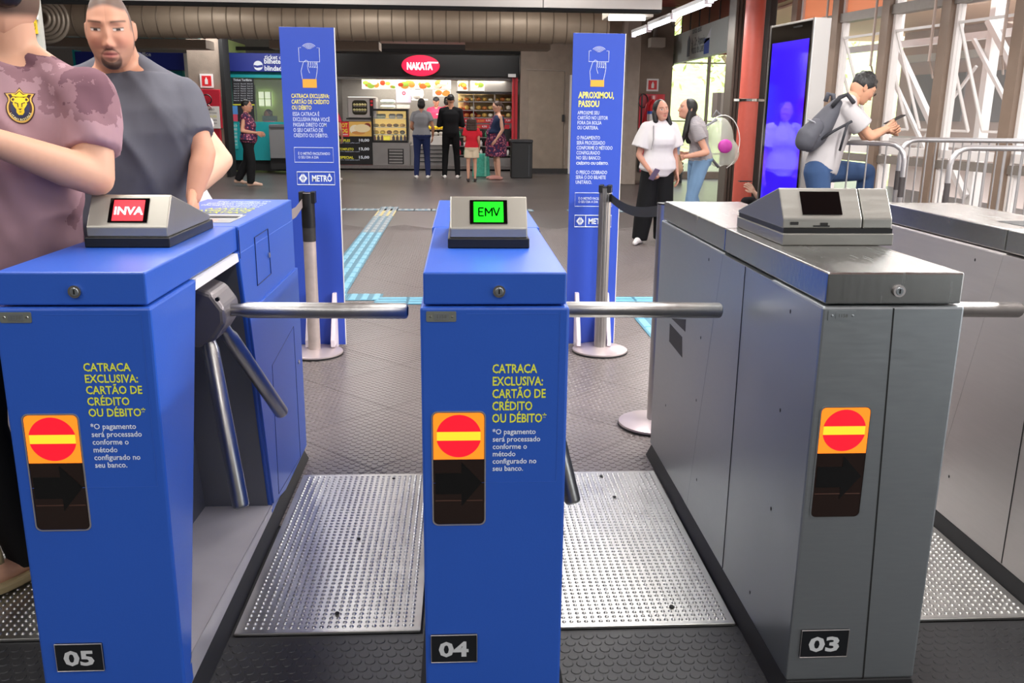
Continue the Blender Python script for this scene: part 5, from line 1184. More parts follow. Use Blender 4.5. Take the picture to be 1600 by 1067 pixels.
class Person:
    def __init__(s, loc, rot, H, label, sex='m', J=None, bw=1., belly=0., skin=(198, 150, 124), vox=.013, head=None, name='person', arm=1., group=None):
        s.t = thing(name, loc, label, 'person', group, rot); s.H = H; s.k = H/1.72; s.sex = sex; s.bw = bw; s.belly = belly; s.vox = vox; s.skin = skin; s.ar = arm
        sw = .185 if sex == 'm' else .155
        D = dict(pelvis=(0, 0, .93), chest=(0, -.005, 1.27), neck=(0, .01, 1.44), head=(0, -.02, 1.605), hyaw=0, hpitch=0, hroll=0,
                 shL=(sw, .01, 1.385), shR=(-sw, .01, 1.385), elL=(sw+.05, .03, 1.10), elR=(-sw-.05, .03, 1.10), wrL=(sw+.06, -.03, .86), wrR=(-sw-.06, -.03, .86),
                 hiL=(.09, 0, .90), hiR=(-.09, 0, .90), knL=(.095, -.02, .49), knR=(-.095, -.02, .49), anL=(.095, .02, .085), anR=(-.095, .02, .085), toL=(.115, -.15, .03), toR=(-.115, -.15, .03), handL=None, handR=None)
        D.update(J or {}); s.J = {k: (Vector(v)*s.k if isinstance(v, tuple) else v) for k, v in D.items()}
        s.hd = dict(skin=skin); s.hd.update(head or {})
    def spine(s, t):
        P0, P1, P2 = s.J['pelvis'], s.J['chest'], s.J['neck']
        if t <= .66: 
            q = P0+(P1-P0)*(t/.66)
        else: q = P1+(P2-P1)*((t-.66)/.34)
        w_ = max(0, 1-abs(t-.66)/.3); return q+((P0+P2)/2-P1)*w_*.12
    def rings(s, ts, infl=0., tab=None, sc=1.):
        tab = tab or (TOR_M if s.sex == 'm' else TOR_F); out = []
        shx = (s.J['shL']-s.J['shR']).normalized(); hpx = (s.J['hiL']-s.J['hiR']).normalized()
        for t in ts:
            hw, hd = interp_tab(tab, t); c = s.spine(t); tg = (s.spine(t+.03)-s.spine(t-.03)).normalized()
            k = min(1, max(0, t)); X_ = (hpx*(1-k)+shx*k).normalized(); X_ = (X_-tg*X_.dot(tg)).normalized(); Y_ = tg.cross(X_)
            bl = s.belly*math.exp(-((t-.22)/.26)**2); fem = 0
            if s.sex == 'f': fem = .028*math.exp(-((t-.62)/.1)**2)
            hw = hw*s.k*(s.bw)*sc+infl; hdv = (hd*s.k*(.5+.5*s.bw))*sc+infl
            pts = []
            for i in range(24):
                a = 2*math.pi*i/24; ca, sa = math.cos(a), math.sin(a); e_ = .82
                px_ = math.copysign(abs(ca)**e_, ca)*hw; py_ = math.copysign(abs(sa)**e_, sa)*hdv
                if sa < 0: py_ += sa*(bl+fem)*s.k
                pts.append(c+X_*px_+Y_*py_)
            out.append(pts)
        return out
    def loft(s, mb, R):
        n = len(R[0]); m = len(R); vs = [p for r in R for p in r]
        return mb.add(vs, [(i*n+k, i*n+(k+1) % n, (i+1)*n+(k+1) % n, (i+1)*n+k) for i in range(m-1) for k in range(n)]+[tuple(range(n-1, -1, -1)), tuple(range((m-1)*n, m*n))])
    def headT(s):
        J = s.J; return Matrix.Translation(J['head']) @ Matrix.Rotation(J['hyaw'], 4, 'Z') @ Matrix.Rotation(J['hroll'], 4, 'Y') @ Matrix.Rotation(J['hpitch'], 4, 'X')
    def hs(s): return max(.86, (s.k*.35+.65))*s.hd.get('scale', 1.0)
    def hand(s, mb, w_, el, side, spec):
        k = s.k; d = (w_-el).normalized(); spec = spec or {}
        d = Vector(spec['dir']).normalized() if 'dir' in spec else d
        nrm = Vector(spec.get('n', (1 if side == 'R' else -1, 0, 0))); nrm = (nrm-d*nrm.dot(d)).normalized(); sd_ = d.cross(nrm)
        curl = spec.get('curl', .35); th = spec.get('thumb', 1 if side == 'L' else -1)
        sd_ = sd_*th
        # palm as a flattened pair of cones per finger root
        fl_ = (.078, .086, .080, .064)
        for i in range(4):
            o = (.030-.020*i)*k; b0 = w_+sd_*o*.55-d*.005*k; b1 = w_+d*(.085 if i in (1, 2) else .078)*k+sd_*o; mb.cone(b0, .014*k, b1, .0115*k, 8)
            L_ = fl_[i]*k; a = 0; p = b1
            for j, fr_ in enumerate((.45, .31, .24)):
                a += curl*(.7, 1.1, .8)[j]; q = p+(d*math.cos(a)+nrm*math.sin(a))*L_*fr_; mb.cone(p, (.0098-.0009*j)*k, q, (.0090-.0010*j)*k, 8); p = q
        p = w_+sd_*.022*k+d*.02*k; td = (d*.75+sd_*.65+nrm*.25).normalized()
        q = p+td*.045*k; mb.cone(p, .015*k, q, .0115*k, 8); td2 = (d*.9+sd_*.15+nrm*.4*(.5+curl)).normalized(); mb.cone(q, .0112*k, q+td2*.032*k, .009*k, 8)
    def body(s, nu=44, nv=36, hands='LR', feet='shoe'):
        J, k = s.J, s.k; mb = MB(); ar = s.ar
        s.loft(mb, s.rings([-.16, -.06, .04, .14, .24, .34, .46, .58, .68, .78, .86, .93, 1.0], -.004))
        H_ = s.headT(); hs = s.hs(); nb = J['neck']; nk = (.054 if s.sex == 'm' else .044)*k*(.6+.4*s.bw)
        base = H_ @ Vector((0, .022*hs, -.05*hs))
        mb.cone(nb-Vector((0, 0, .03*k)), nk*1.12, base, nk, 16)
        for S in 'LR':
            sh, el, wr = J['sh'+S], J['el'+S], J['wr'+S]; ins = s.spine(.90)
            mb.cone(ins+(sh-ins)*.3, .05*k, sh, .052*k*ar, 12); mb.cone(nb+(sh-nb)*.12+Vector((0, 0, .02*k)), .045*k, sh, .046*k, 12); m_ = sh+(el-sh)*.35
            mb.cone(sh, .052*k*ar, m_, .047*k*ar, 12); mb.cone(m_, .047*k*ar, el, .037*k*ar, 12); fm_ = el+(wr-el)*.3
            mb.cone(el, .037*k*ar, fm_, .039*k*ar, 12); mb.cone(fm_, .039*k*ar, wr, .025*k*ar, 12)
            hi, kn, an = J['hi'+S], J['kn'+S], J['an'+S]
            mb.cone(hi, .082*k*(.6+.4*s.bw), kn, .052*k, 14); cf = kn+(an-kn)*.3; mb.cone(kn, .052*k, cf, .052*k, 12); mb.cone(cf, .052*k, an, .034*k, 12)
            to = J['to'+S]; mb.cone(an-Vector((0, 0, .03*k)), .036*k, to, .026*k, 10)
        V_, F_ = remesh(mb, s.vox, 5)
        sk = np.array(lin(s.skin)[:3]); C_ = np.tile(sk, (len(V_), 1))
        hm = MB()
        for S in hands: s.hand(hm, J['wr'+S], J['el'+S], S, J['hand'+S])
        hv, hf, hc = head_mesh(nu, nv, s.hd)
        R = np.array(H_)[:3, :3]; T = np.array(H_)[:3, 3]; hv = hv*hs @ R.T+T
        em = MB()
        for sx in (-1, 1):
            n0 = len(em.v); em.sph((0, 0, 0), (.009, .018, .030), 12, 8)
            for i in range(n0, len(em.v)):
                x, y, z = em.v[i]; yy = y+.2*z; x2 = x+(.007 if y > .006 else 0)
                em.v[i] = ((sx*(.0725*s.hd.get('headw', 1)+x2*.8))*hs, (.014+yy)*hs, (-.006+z)*hs)
            em.v[n0:] = [tuple(H_ @ Vector(v)) for v in em.v[n0:]]
        # merge into one figure
        VV = [V_]; FF = list(F_); CC = [C_]; n = len(V_)
        for v2, f2, c2 in ((hv, hf, hc), (np.array(em.v), em.f, np.tile(sk*.93, (len(em.v), 1))), (np.array(hm.v) if hm.v else None, hm.f, None)):
            if v2 is None: continue
            if c2 is None: c2 = np.tile(sk, (len(v2), 1))
            VV.append(v2); CC.append(c2); FF += [tuple(i+n for i in f) for f in f2]; n += len(v2)
        s.b = mesh_obj('body', np.vstack(VV), FF, SKINM, s.t, np.vstack(CC)); return s
    def wear(s, name, m, mb, vox=None, it=3):
        V_, F_ = remesh(mb, vox or s.vox, it); return mesh_obj(name, V_, F_, m, s.t)
    def shirt(s, m, t0=-.02, t1=.965, sl=.55, infl=.012, name='shirt', slr=1.25, ret=False, trap=.2):
        J, k = s.J, s.k; mb = MB(); ts = [t0+(t1-t0)*i/12 for i in range(13)]
        R = s.rings(ts, infl)
        s.loft(mb, R)
        for S in 'LR':
            sh, el, wr = J['sh'+S], J['el'+S], J['wr'+S]; ins = s.spine(.88); r0_ = .052*k*s.ar+infl
            mb.cone(ins+(sh-ins)*.3, .05*k+infl*.8, sh+Vector((0, 0, .004)), r0_, 14); nb = J['neck']; mb.cone(nb+(sh-nb)*trap+Vector((0, 0, .006*k if trap < .3 else -.004*k)), .044*k+infl*.8, sh, .047*k+infl, 14)
            if sl <= 0: continue
            if sl <= 1:
                e = sh+(el-sh)*sl; mb.tube([sh, sh+(e-sh)*.5, e], [r0_, r0_*(.5+.5*slr), r0_*slr*.92], 18)
            else:
                e = el+(wr-el)*(sl-1); mb.cone(sh, r0_, el, .040*k*s.ar+infl, 14, True, True); mb.tube([el, e], [.040*k*s.ar+infl, .03*k*s.ar+infl], 14)
        if ret: return mb
        return s.wear(name, m, mb)
    def pants(s, m, top=.10, leg=1.0, infl=.012, name='trousers', wide=1.0, ankle=None):
        J, k = s.J, s.k; mb = MB(); s.loft(mb, s.rings([-.17, -.1, -.02, .04, top], infl))
        for S in 'LR':
            hi, kn, an = J['hi'+S], J['kn'+S], J['an'+S]; r_ = .085*k*(.6+.4*s.bw)+infl; rk = (.056*k+infl)*wide; ra = (.042*k+infl)*wide if ankle is None else ankle
            mb.sph(hi, r_, 14, 8)
            if leg <= .5: e = hi+(kn-hi)*leg*2; mb.tube([hi, e], [r_, rk*1.25], 16)
            else:
                mb.cone(hi, r_, kn, rk, 16); e = kn+(an-kn)*((leg-.5)*2); mb.tube([kn, kn+(e-kn)*.35, e+Vector((0, 0, -.03*k))], [rk, rk*1.0, ra], 16)
        return s.wear(name, m, mb)
    def shoes(s, m, sole=None, h=.06):
        J, k = s.J, s.k
        for S in 'LR':
            an, to = J['an'+S], J['to'+S]; d = (to-an); d.z = 0; d.normalize(); mb = MB(); z = Vector((0, 0, 1)); a0 = Vector((an.x, an.y, an.z)); 
            fz = min(an.z-.085*k, to.z-.03*k)
            lift = (an.z-.085*k); pitch_ = (to.z-.03*k)-(an.z-.085*k)
            heel = an-d*.045*k; heel.z = an.z-.05*k; toe = to+d*.06*k; toe.z = to.z+.006*k
            mid = (heel+toe)/2; mid.z += .018*k
            mb.cone(heel, .040*k, mid, .043*k, 12); mb.cone(mid, .043*k, toe, .030*k, 12); mb.cone(an-z*.03*k, .042*k, mid, .044*k, 12)
            # flat sole
            o = s.wear('shoe', m, mb, .012, 2)
    def head_blobs(s, items, name, m, vox=None, it=3):
        H_ = s.headT(); hs = s.hs(); mb = MB()
        for it_ in items:
            if len(it_) == 2:
                c, r = it_; n0 = len(mb.v); mb.sph(c, r, 20, 14); mb.v[n0:] = [tuple(H_ @ (Vector(v)*hs)) for v in mb.v[n0:]]
            else:
                p, r1, q, r2 = it_; n0 = len(mb.v); mb.cone(Vector(p), r1, Vector(q), r2, 12); mb.v[n0:] = [tuple(H_ @ (Vector(v)*hs)) for v in mb.v[n0:]]
        return s.wear(name, m, mb, vox or max(.008, s.vox*.8), it)
    def hair(s, style, m, name='hair'):
        cap = [((0, .022, .033), (.080, .097, .095))]
        if style == 'short': it = cap
        elif style == 'bun': it = cap+[((0, .115, .03), (.04, .04, .04))]
        elif style == 'bob': it = cap+[((0, .045, -.02), (.085, .075, .09))]
        elif style == 'ponytail': it = cap+[((0, .11, .03), .028, (0, .135, -.05), .03), ((0, .135, -.05), .03, (0, .12, -.14), .018)]
        elif style == 'curly':
            it = cap+[((math.cos(a)*(.08+.012*(-zz)*8), .03+abs(math.sin(a))*.06, zz), (.03, .03, .03)) for zz in (.06, .02, -.03, -.08, -.12) for a in np.linspace(-.2, 3.34, 8)]
        elif style == 'long':
            it = cap+[((0, .05, -.06), (.085, .065, .12)), ((0, .075, -.1), .07, (0, .095, -.30), .06)]
        return s.head_blobs(it, name, m)

BH = mat('black_hair', (18, 15, 14), .45, 0, bump=.5, bscale=120, stretch=(1, 1, .25)); BRH = mat('brown_hair', (64, 42, 32), .5, bump=.5, bscale=90)
def cloth(name, c, var=.08, scale=6, bump=.25, bscale=14, rough=.85, stretch=(1, 1, .35)): return mat(name, c, rough, 0, var=var, scale=scale, bump=bump, bscale=bscale, stretch=stretch, spec=.25)
BLKP = cloth('black_trousers', (20, 20, 22)); JEAN = cloth('blue_jeans', (50, 72, 108), .2, 14); NJEAN = cloth('navy_jeans', (34, 44, 84), .12, 12); WSH = mat('white_shoes', (226, 222, 218), .5)
PI = math.pi

# fold displacement for the two close shirts
def folds(o, fn):
    me = o.data; n = len(me.vertices); V_ = np.empty(n*3); me.vertices.foreach_get('co', V_); V_ = V_.reshape(-1, 3); N_ = np.empty(n*3); me.vertices.foreach_get('normal', N_); N_ = N_.reshape(-1, 3)
    V_ = V_+N_*fn(V_)[:, None]; me.vertices.foreach_set('co', V_.ravel()); me.update()

def f2(V):
    r_ = np.random.RandomState(1); out = 0
    for _ in range(6):
        a, ph, fr_ = r_.uniform(.2, .75), r_.uniform(0, 6), r_.uniform(10, 24); w_ = np.sin((V[:, 0]*math.cos(a)+V[:, 2]*math.sin(a)*.7)*fr_+ph+1.2*np.sin(V[:, 2]*7+ph)); m_ = .5+.5*np.sin(V[:, 2]*11+V[:, 0]*6+ph*2)
        out = out+.0085*m_*((1-np.abs(w_))**2.2-.25)
    return out
DRS = bpy.data.materials.new('maroon_patterned_dress'); DRS.use_nodes = True
nt = DRS.node_tree; N = nt.nodes; L = nt.links; b = N['Principled BSDF']; b.inputs['Roughness'].default_value = .85; tc = N.new('ShaderNodeTexCoord')
vr = N.new('ShaderNodeTexVoronoi'); vr.inputs['Scale'].default_value = 22; L.new(tc.outputs['Object'], vr.inputs[0]); rp_ = N.new('ShaderNodeValToRGB'); rp_.color_ramp.interpolation = 'CONSTANT'; e = rp_.color_ramp.elements; e[0].color = lin((200, 130, 150)); e[1].position = .3; e[1].color = lin((110, 34, 62)); e2 = e.new(.55); e2.color = lin((50, 34, 76)); L.new(vr.outputs['Distance'], rp_.inputs[0]); L.new(rp_.outputs[0], b.inputs['Base Color'])
# 1 --- man in mauve shirt, cropped by the left edge
L0 = Vector((-1.24, 2.42, .012))
def loc_of(L, p, rot): q = Matrix.Rotation(-rot, 4, 'Z') @ (Vector(p)-L); return tuple(q)
rot1 = math.radians(14); H1 = 1.82; k1 = H1/1.72
def J1(p): return tuple(Vector(loc_of(L0, p, rot1))/k1)
shl = at(134, 156, 2.38); ell = at(150, 278, 2.30); wrl = at(-28, 214, 2.12)
m1 = Person(L0, rot1, H1, 'man in a mauve camouflage shirt with a lion crest, cropped by the left edge', 'm', dict(
    pelvis=(0, 0, .94), chest=J1(at(2, 205, 2.38)), neck=J1(at(18, 90, 2.42)), head=J1(at(-13, -12, 2.38)), hyaw=-1.15, hpitch=.05,
    shL=J1(shl), elL=J1(ell), wrL=J1(wrl), handL=dict(curl=.6), shR=(-.19, .0, 1.395), elR=(-.2, -.1, 1.14), wrR=(-.06, -.28, 1.22), handR=dict(curl=.8),
    anL=(.1, .05, .085), toL=(.13, -.10, .03), anR=(-.06, .14, .085), toR=(-.17, .03, .03), knR=(-.1, .03, .49)), bw=1.12, belly=.02, skin=(206, 158, 132), vox=.0085, head=dict(shaved=1, hairc=(52, 42, 36), jaw=.9), arm=1.16).body(90, 70)
CAMO = bpy.data.materials.new('mauve_camouflage'); CAMO.use_nodes = True
nt = CAMO.node_tree; N = nt.nodes; L = nt.links; b = N['Principled BSDF']; b.inputs['Roughness'].default_value = .85; b.inputs['Specular IOR Level'].default_value = .2
tc = N.new('ShaderNodeTexCoord'); nz = N.new('ShaderNodeTexNoise'); nz.inputs['Scale'].default_value = 4.6; nz.inputs['Detail'].default_value = 6; nz.inputs['Roughness'].default_value = .62; L.new(tc.outputs['Object'], nz.inputs[0])
vr = N.new('ShaderNodeTexVoronoi'); vr.inputs['Scale'].default_value = 5.2; vr.feature = 'F1'; L.new(tc.outputs['Object'], vr.inputs[0])
ad = N.new('ShaderNodeMath'); ad.operation = 'MULTIPLY_ADD'; ad.inputs[1].default_value = .35; L.new(vr.outputs['Distance'], ad.inputs[0]); L.new(nz.outputs[0], ad.inputs[2])
rp_ = N.new('ShaderNodeValToRGB'); rp_.color_ramp.interpolation = 'CONSTANT'; e = rp_.color_ramp.elements; e[0].color = lin((112, 80, 90)); e[1].position = .575; e[1].color = lin((140, 106, 114)); e2 = rp_.color_ramp.elements.new(.655); e2.color = lin((166, 132, 140)); L.new(ad.outputs[0], rp_.inputs[0]); L.new(rp_.outputs[0], b.inputs['Base Color'])
n2 = N.new('ShaderNodeTexNoise'); n2.inputs['Scale'].default_value = 9; bp = N.new('ShaderNodeBump'); bp.inputs['Strength'].default_value = .3; bp.inputs['Distance'].default_value = .02; L.new(tc.outputs['Object'], n2.inputs[0]); L.new(n2.outputs[0], bp.inputs['Height']); L.new(bp.outputs[0], b.inputs['Normal'])
sh1 = m1.shirt(CAMO, -.15, .95, .66, .016, slr=.94, trap=.30)
def f1(V): return f2(V)*.55+.0025*np.sin((V[:, 2]*1.2+V[:, 0]*2.4)*34+2*np.sin(V[:, 0]*16))*np.exp(-((V[:, 2]-1.2)/.35)**2)
folds(sh1, f1)
m1.pants(BLKP, .0, 1.0, .008)
# lion crest, laid on the shirt by projecting it on the cloth
from mathutils.bvhtree import BVHTree
bpy.context.view_layer.update()
bv = BVHTree.FromObject(sh1, bpy.context.evaluated_depsgraph_get())
mw = Matrix.Translation(L0) @ Matrix.Rotation(rot1, 4, 'Z'); mi = mw.inverted()
pc = at(31.5, 163, 2.2); dirw = (pc-Vector((0, 0, CH))).normalized(); o_l = mi @ Vector((0, 0, CH)); d_l = (mi.to_3x3() @ dirw).normalized()
hit, hn, _, _ = bv.ray_cast(o_l, d_l)
if hit is None: hit = Vector((.1, -.2, 1.3)); hn = Vector((0, -1, 0))
zz = Vector((0, 0, 1)); ex_ = zz.cross(hn).normalized()*1.0
if ex_.x < 0: ex_ = -ex_
ey_ = hn.cross(ex_).normalized()
if ey_.z < 0: ey_ = -ey_
def crest(poly, m, name, layer, s_=.0178/10):
    bm = bmesh.new(); vs = [bm.verts.new((p[0]*s_*.80, p[1]*s_*.82, 0)) for p in poly]; bm.faces.new(vs); bmesh.ops.triangulate(bm, faces=bm.faces)
    bmesh.ops.subdivide_edges(bm, edges=bm.edges, cuts=2, use_grid_fill=True)
    mb = MB(); vv = []
    for v in bm.verts:
        p = hit+ex_*v.co.x+ey_*v.co.y; r = bv.ray_cast(p+hn*.06, -hn)
        q = r[0] if r[0] is not None else p
        vv.append(q+hn*(.0012+.0006*layer))
    bm.verts.index_update(); mb.add(vv, [tuple(x.index for x in f.verts) for f in bm.faces]); bm.free()
    return mb.build(name, m, m1.t, wb=False)
GOLD = mat('crest_gold', (222, 178, 80), .5); CY = mat('crest_yellow', (242, 206, 24), .5); CN = mat('crest_navy', (34, 38, 78), .5); CB = mat('crest_maroon', (64, 26, 24), .5)
def egg(r1, r2, n=36, cz=0): return [(r1*math.cos(2*PI*i/n), cz+r2*math.sin(2*PI*i/n)) for i in range(n)]
def shield(g):
    P = [(-17-g, 12), (-21-g*1.5, 20+g*.8), (-6, 20+g*.6), (0, 28+g*1.6), (6, 20+g*.6), (21+g*1.5, 20+g*.8), (17+g, 12)]
    A = [( (20+g)*math.cos(t), -6+(23+g)*math.sin(t)) for t in np.linspace(.55, -PI-.55, 26)]
    return P[:]+A
crest(shield(2.2), CB, 'crest_edge', 0); crest(shield(.4), GOLD, 'crest_border', 1); crest(shield(-2.2), CB, 'crest_inner_edge', 2); crest(egg(14.5, 17, 30, -6), CN, 'crest_field', 3)
crest([(-11, 14), (-13, 19), (-5.5, 16.5), (-2, 20), (0, 22.5), (2, 20), (5.5, 16.5), (13, 19), (11, 14), (0, 12.5)], CY, 'crest_crown', 4)
for sx in (-1, 1): crest(egg(4.2, 4.6, 16, 0) if 0 else [(sx*9.5+4.3*math.cos(2*PI*i/16), 8+4.6*math.sin(2*PI*i/16)) for i in range(16)], CY, 'crest_ear', 4); crest([(sx*10+2.2*math.cos(2*PI*i/12), 8+2.5*math.sin(2*PI*i/12)) for i in range(12)], CB, 'crest_ear', 5)
crest([(-9, 8), (-5, 11.5), (5, 11.5), (9, 8), (11, 0), (8.5, -5), (6, -9), (6, -14), (3, -18), (-3, -18), (-6, -14), (-6, -9), (-8.5, -5), (-11, 0)], CY, 'crest_lion_head', 5)
for sx in (-1, 1): crest([(sx*2.4, 1), (sx*7.5, 3), (sx*8.5, 1.6), (sx*4, .2), (sx*3.4, -6), (sx*2.2, -6)], CB, 'crest_lion_eye', 6)
crest([(-3.2, -8.2), (3.2, -8.2), (0, -10.8)], CB, 'crest_lion_nose', 6); crest([(-2.4, -13), (2.4, -13), (0, -14.4)], CB, 'crest_lion_mouth', 6)
vs, fs = text_mesh('UTAH ROYALS', .02); lo, hi_ = vs.min(0), vs.max(0); mb = MB(); vv = []
for v in vs:
    u_ = (v[0]-lo[0])/(hi_[0]-lo[0]); w_ = (v[1]-lo[1])/(hi_[1]-lo[1]); t = math.radians(208+124*u_); r_ = 1-.0; R1, R2 = 18.8-3.4*w_, 21.6-3.6*w_
    p = hit+ex_*(R1*math.cos(t)*.0178/10*.80)+ey_*((-6+R2*math.sin(t))*.0178/10*.82); r = bv.ray_cast(p+hn*.06, -hn); vv.append((r[0] if r[0] is not None else p)+hn*.0055)
mb.add(vv, fs); mb.build('crest_lettering', mat('crest_cream', (226, 220, 170), .5), m1.t, wb=False)
# sandals
for S in 'LR':
    an, to = m1.J['an'+S], m1.J['to'+S]; d = to-an; d.z = 0; d.normalize(); sd2 = Vector((-d.y, d.x, 0)); mb = MB()
    pts = []
    for i in range(20):
        a = 2*PI*i/20; pts.append(an+d*(.055+.145*math.cos(a))+sd2*(.05*math.sin(a)*(1+.15*math.cos(a))))
    mb.slab([Vector((p.x, p.y, .004)) for p in pts], (0, 0, 1), .028)
    so_ = mb.build('sandal', mat('khaki_sandal', (176, 158, 118), .7), m1.t, wb=False, bevel=.008)
    st_ = MB(); c = an+d*.12; st_.tube([c+sd2*(.055*math.cos(a))+Vector((0, 0, .02+.075*math.sin(a))) for a in np.linspace(0, PI, 12)], .016, 8).build('strap', mat('khaki_sandal', (176, 158, 118), .7), so_, wb=False, smooth=True)
# headphones
m1.head_blobs([((.082, .012, .004), (.026, .040, .046))], 'headphone_cup', BLACK)
m1.head_blobs([((-.082, .012, .004), (.026, .040, .046))], 'headphone_cup', BLACK)
m1.head_blobs([((.09*math.cos(a), .012, .03+.11*math.sin(a)), .010, (.09*math.cos(a+.3), .012, .03+.11*math.sin(a+.3)), .010) for a in np.linspace(0, PI-.3, 10)], 'headphone_band', BLACK)

# 2 --- man in charcoal shirt
L2 = Vector((-1.20, 3.04, .012)); rot2 = math.radians(8); H2 = 1.80; k2 = H2/1.72
def J2(p): return tuple(Vector(loc_of(L2, p, rot2))/k2)
hd2 = at(172, 46, 2.88); sh2 = at(284, 158, 2.96); el2 = at(319, 238, 2.90); wr2 = at(302, 308, 2.84); ch2 = at(206, 215, 2.95); nk2 = at(190, 104, 2.99); shr2 = at(108, 150, 2.98)
m2 = Person(L2, rot2, H2, 'man with shaved hair and goatee in a charcoal shirt looking down at turnstile 05', 'm', dict(
    pelvis=(.02, .0, .94), chest=J2(ch2), neck=J2(nk2), head=J2(hd2), hyaw=.10, hpitch=.20, hroll=-.03, shL=J2(sh2), elL=J2(el2), wrL=J2(wr2), handL=dict(curl=.5, dir=(0, -.5, -.6)),
    shR=J2(shr2), elR=(-.27, .0, 1.12), wrR=(-.26, -.1, .88)), bw=1.22, belly=.06, skin=(204, 150, 124), vox=.0085, head=dict(shaved=1, hairc=(70, 64, 60), goatee=1, stubble=.7, browc=(40, 32, 30), eye=.62, cheek=1.0, jaw=1.2, lip=(190, 110, 108), scale=.97, headw=.87), arm=.95).body(170, 130)
CHAR = cloth('charcoal_cotton', (96, 96, 105), .1, 5, .25, 8)
sh_2 = m2.shirt(CHAR, -.12, .945, .70, .020, slr=.92)
folds(sh_2, f2)
m2.pants(BLKP, .0, 1.0, .008); m2.shoes(WSH)

# 3 --- person in white behind him, only the bent arm shows
L3 = Vector((-1.27, 4.05, 0)); k3 = 1.66/1.72
def J3(p): return tuple(Vector(loc_of(L3, p, 0))/k3)
m3 = Person(L3, 0, 1.66, 'person in white mostly hidden behind the man in charcoal shirt, bare bent arm showing', 'f', dict(chest=J3(at(262, 230, 4.1)), neck=J3(at(258, 190, 4.05)), head=J3(at(222, 196, 4.0)), hpitch=.5,
    shL=J3(at(300, 196, 3.98)), elL=J3(at(348, 250, 3.92)), wrL=J3(at(306, 296, 3.80)), handL=dict(curl=.5)), skin=(222, 178, 152), vox=.011, arm=1.25).body(40, 34)
WTEE = cloth('white_cotton', (226, 222, 222), .05)
m3.shirt(WTEE, -.05, .95, .22); m3.pants(BLKP); m3.shoes(WSH); m3.hair('short', BH)
MB().tube([m3.J['wrL']+Vector((.03*math.cos(a), .03*math.sin(a)*.6, .012+.03*math.sin(a)*.5)) for a in [2*PI*i/16 for i in range(16)]], .006, 6, closed=True).build('bracelet', CHROME, m3.t, wb=False)

# 4 --- walking woman
P4 = fl(392, 290)
DOT = cloth('red_patterned_top', (110, 40, 62), .6, 26)
m4 = Person(P4, PI/2, 1.60, 'woman in a dark red patterned sleeveless top walking past the ticket counter', 'f', dict(
    hpitch=.1, anL=(.08, .28, .14), toL=(.08, .17, .05), knL=(.09, .06, .50), anR=(-.08, -.02, .085), toR=(-.09, -.18, .03), knR=(-.09, -.06, .49), elL=(.22, .06, 1.12), wrL=(.15, -.2, 1.06), elR=(-.22, .06, 1.12), wrR=(-.14, -.22, 1.08)), bw=1.22, belly=.05, skin=(206, 150, 124)).body(40, 34)
m4.shirt(DRS, -.14, .93, 0, .022); m4.pants(BLKP, .1, 1., .02, wide=1.2); m4.hair('short', BH)
m4.shoes(mat('beige_flats', (206, 170, 150), .6))
m4.head_blobs([((.03, -.09, .012), (.02, .006, .014)), ((-.03, -.09, .012), (.02, .006, .014)), ((-.078, -.04, .014), (.004, .05, .004)), ((.078, -.04, .014), (.004, .05, .004)), ((0, -.094, .014), (.03, .004, .003))], 'spectacles', mat('pale_spectacles', (200, 196, 190), .3), .006, 1)

# 5-8 customers at the kiosk
GREYP = cloth('grey_polo', (136, 136, 140), .12)
m5 = Person(fl(660, 278), PI, 1.70, 'customer in gray polo and navy jeans seen from behind at the kiosk', 'f', dict(elL=(.23, -.02, 1.12), wrL=(.15, -.2, 1.0), wrR=(-.24, -.06, .92), elR=(-.25, .03, 1.12), hpitch=.1, hiL=(.1, 0, .9), anL=(.13, .02, .085), anR=(-.13, .02, .085), toL=(.16, -.13, .03), toR=(-.16, -.13, .03), knL=(.11, -.02, .49), knR=(-.11, -.02, .49)), bw=1.12, skin=(190, 136, 108)).body(36, 30)
m5.shirt(GREYP, .02, .96, .55, .014); m5.pants(NJEAN, .12); m5.shoes(WSH); m5.hair('bob', BH)
m6 = Person(fl(705, 278), PI, 1.80, 'man in black long sleeved top and black trousers seen from behind at the kiosk', 'm', dict(elL=(.25, -.02, 1.1), wrL=(.14, -.22, 1.12), elR=(-.25, -.02, 1.1), wrR=(-.14, -.22, 1.12), anL=(.14, .02, .085), anR=(-.14, .02, .085), toL=(.17, -.13, .03), toR=(-.17, -.13, .03), knL=(.12, -.02, .49), knR=(-.12, -.02, .49), hpitch=.1), skin=(190, 136, 108)).body(36, 30)
m6.shirt(cloth('black_sweater', (22, 22, 25)), -.02, .97, 1.9, .014); m6.pants(BLKP, .1); m6.shoes(WSH); m6.hair('short', BH)
m7 = Person(fl(737, 283), PI, 1.30, 'child in red shirt and cream shorts with curly hair, seen from behind', 'f', dict(elL=(.2, .0, 1.14), wrL=(.2, -.2, 1.12), elR=(-.2, .02, 1.14), wrR=(-.22, -.1, .95), head=(0, -.01, 1.59)), skin=(210, 156, 130), head=dict(scale=1.12)).body(36, 30)
m7.shirt(cloth('red_cotton', (214, 40, 56)), -.06, .95, .55, .02); m7.pants(cloth('cream_shorts', (226, 206, 178)), .05, .30, .02, 'shorts', 1.2); m7.shoes(mat('dark_sandals', (50, 40, 40), .6)); m7.hair('curly', BRH)
m8 = Person(fl(777, 280), -PI/2+.25, 1.66, 'pregnant woman in a maroon patterned dress and navy vest looking left', 'f', dict(hpitch=.35, elL=(.22, .05, 1.1), wrL=(.2, -.1, .88), elR=(-.21, .05, 1.1), wrR=(-.18, -.12, .92)), bw=1.15, belly=.14, skin=(214, 166, 142)).body(40, 34)
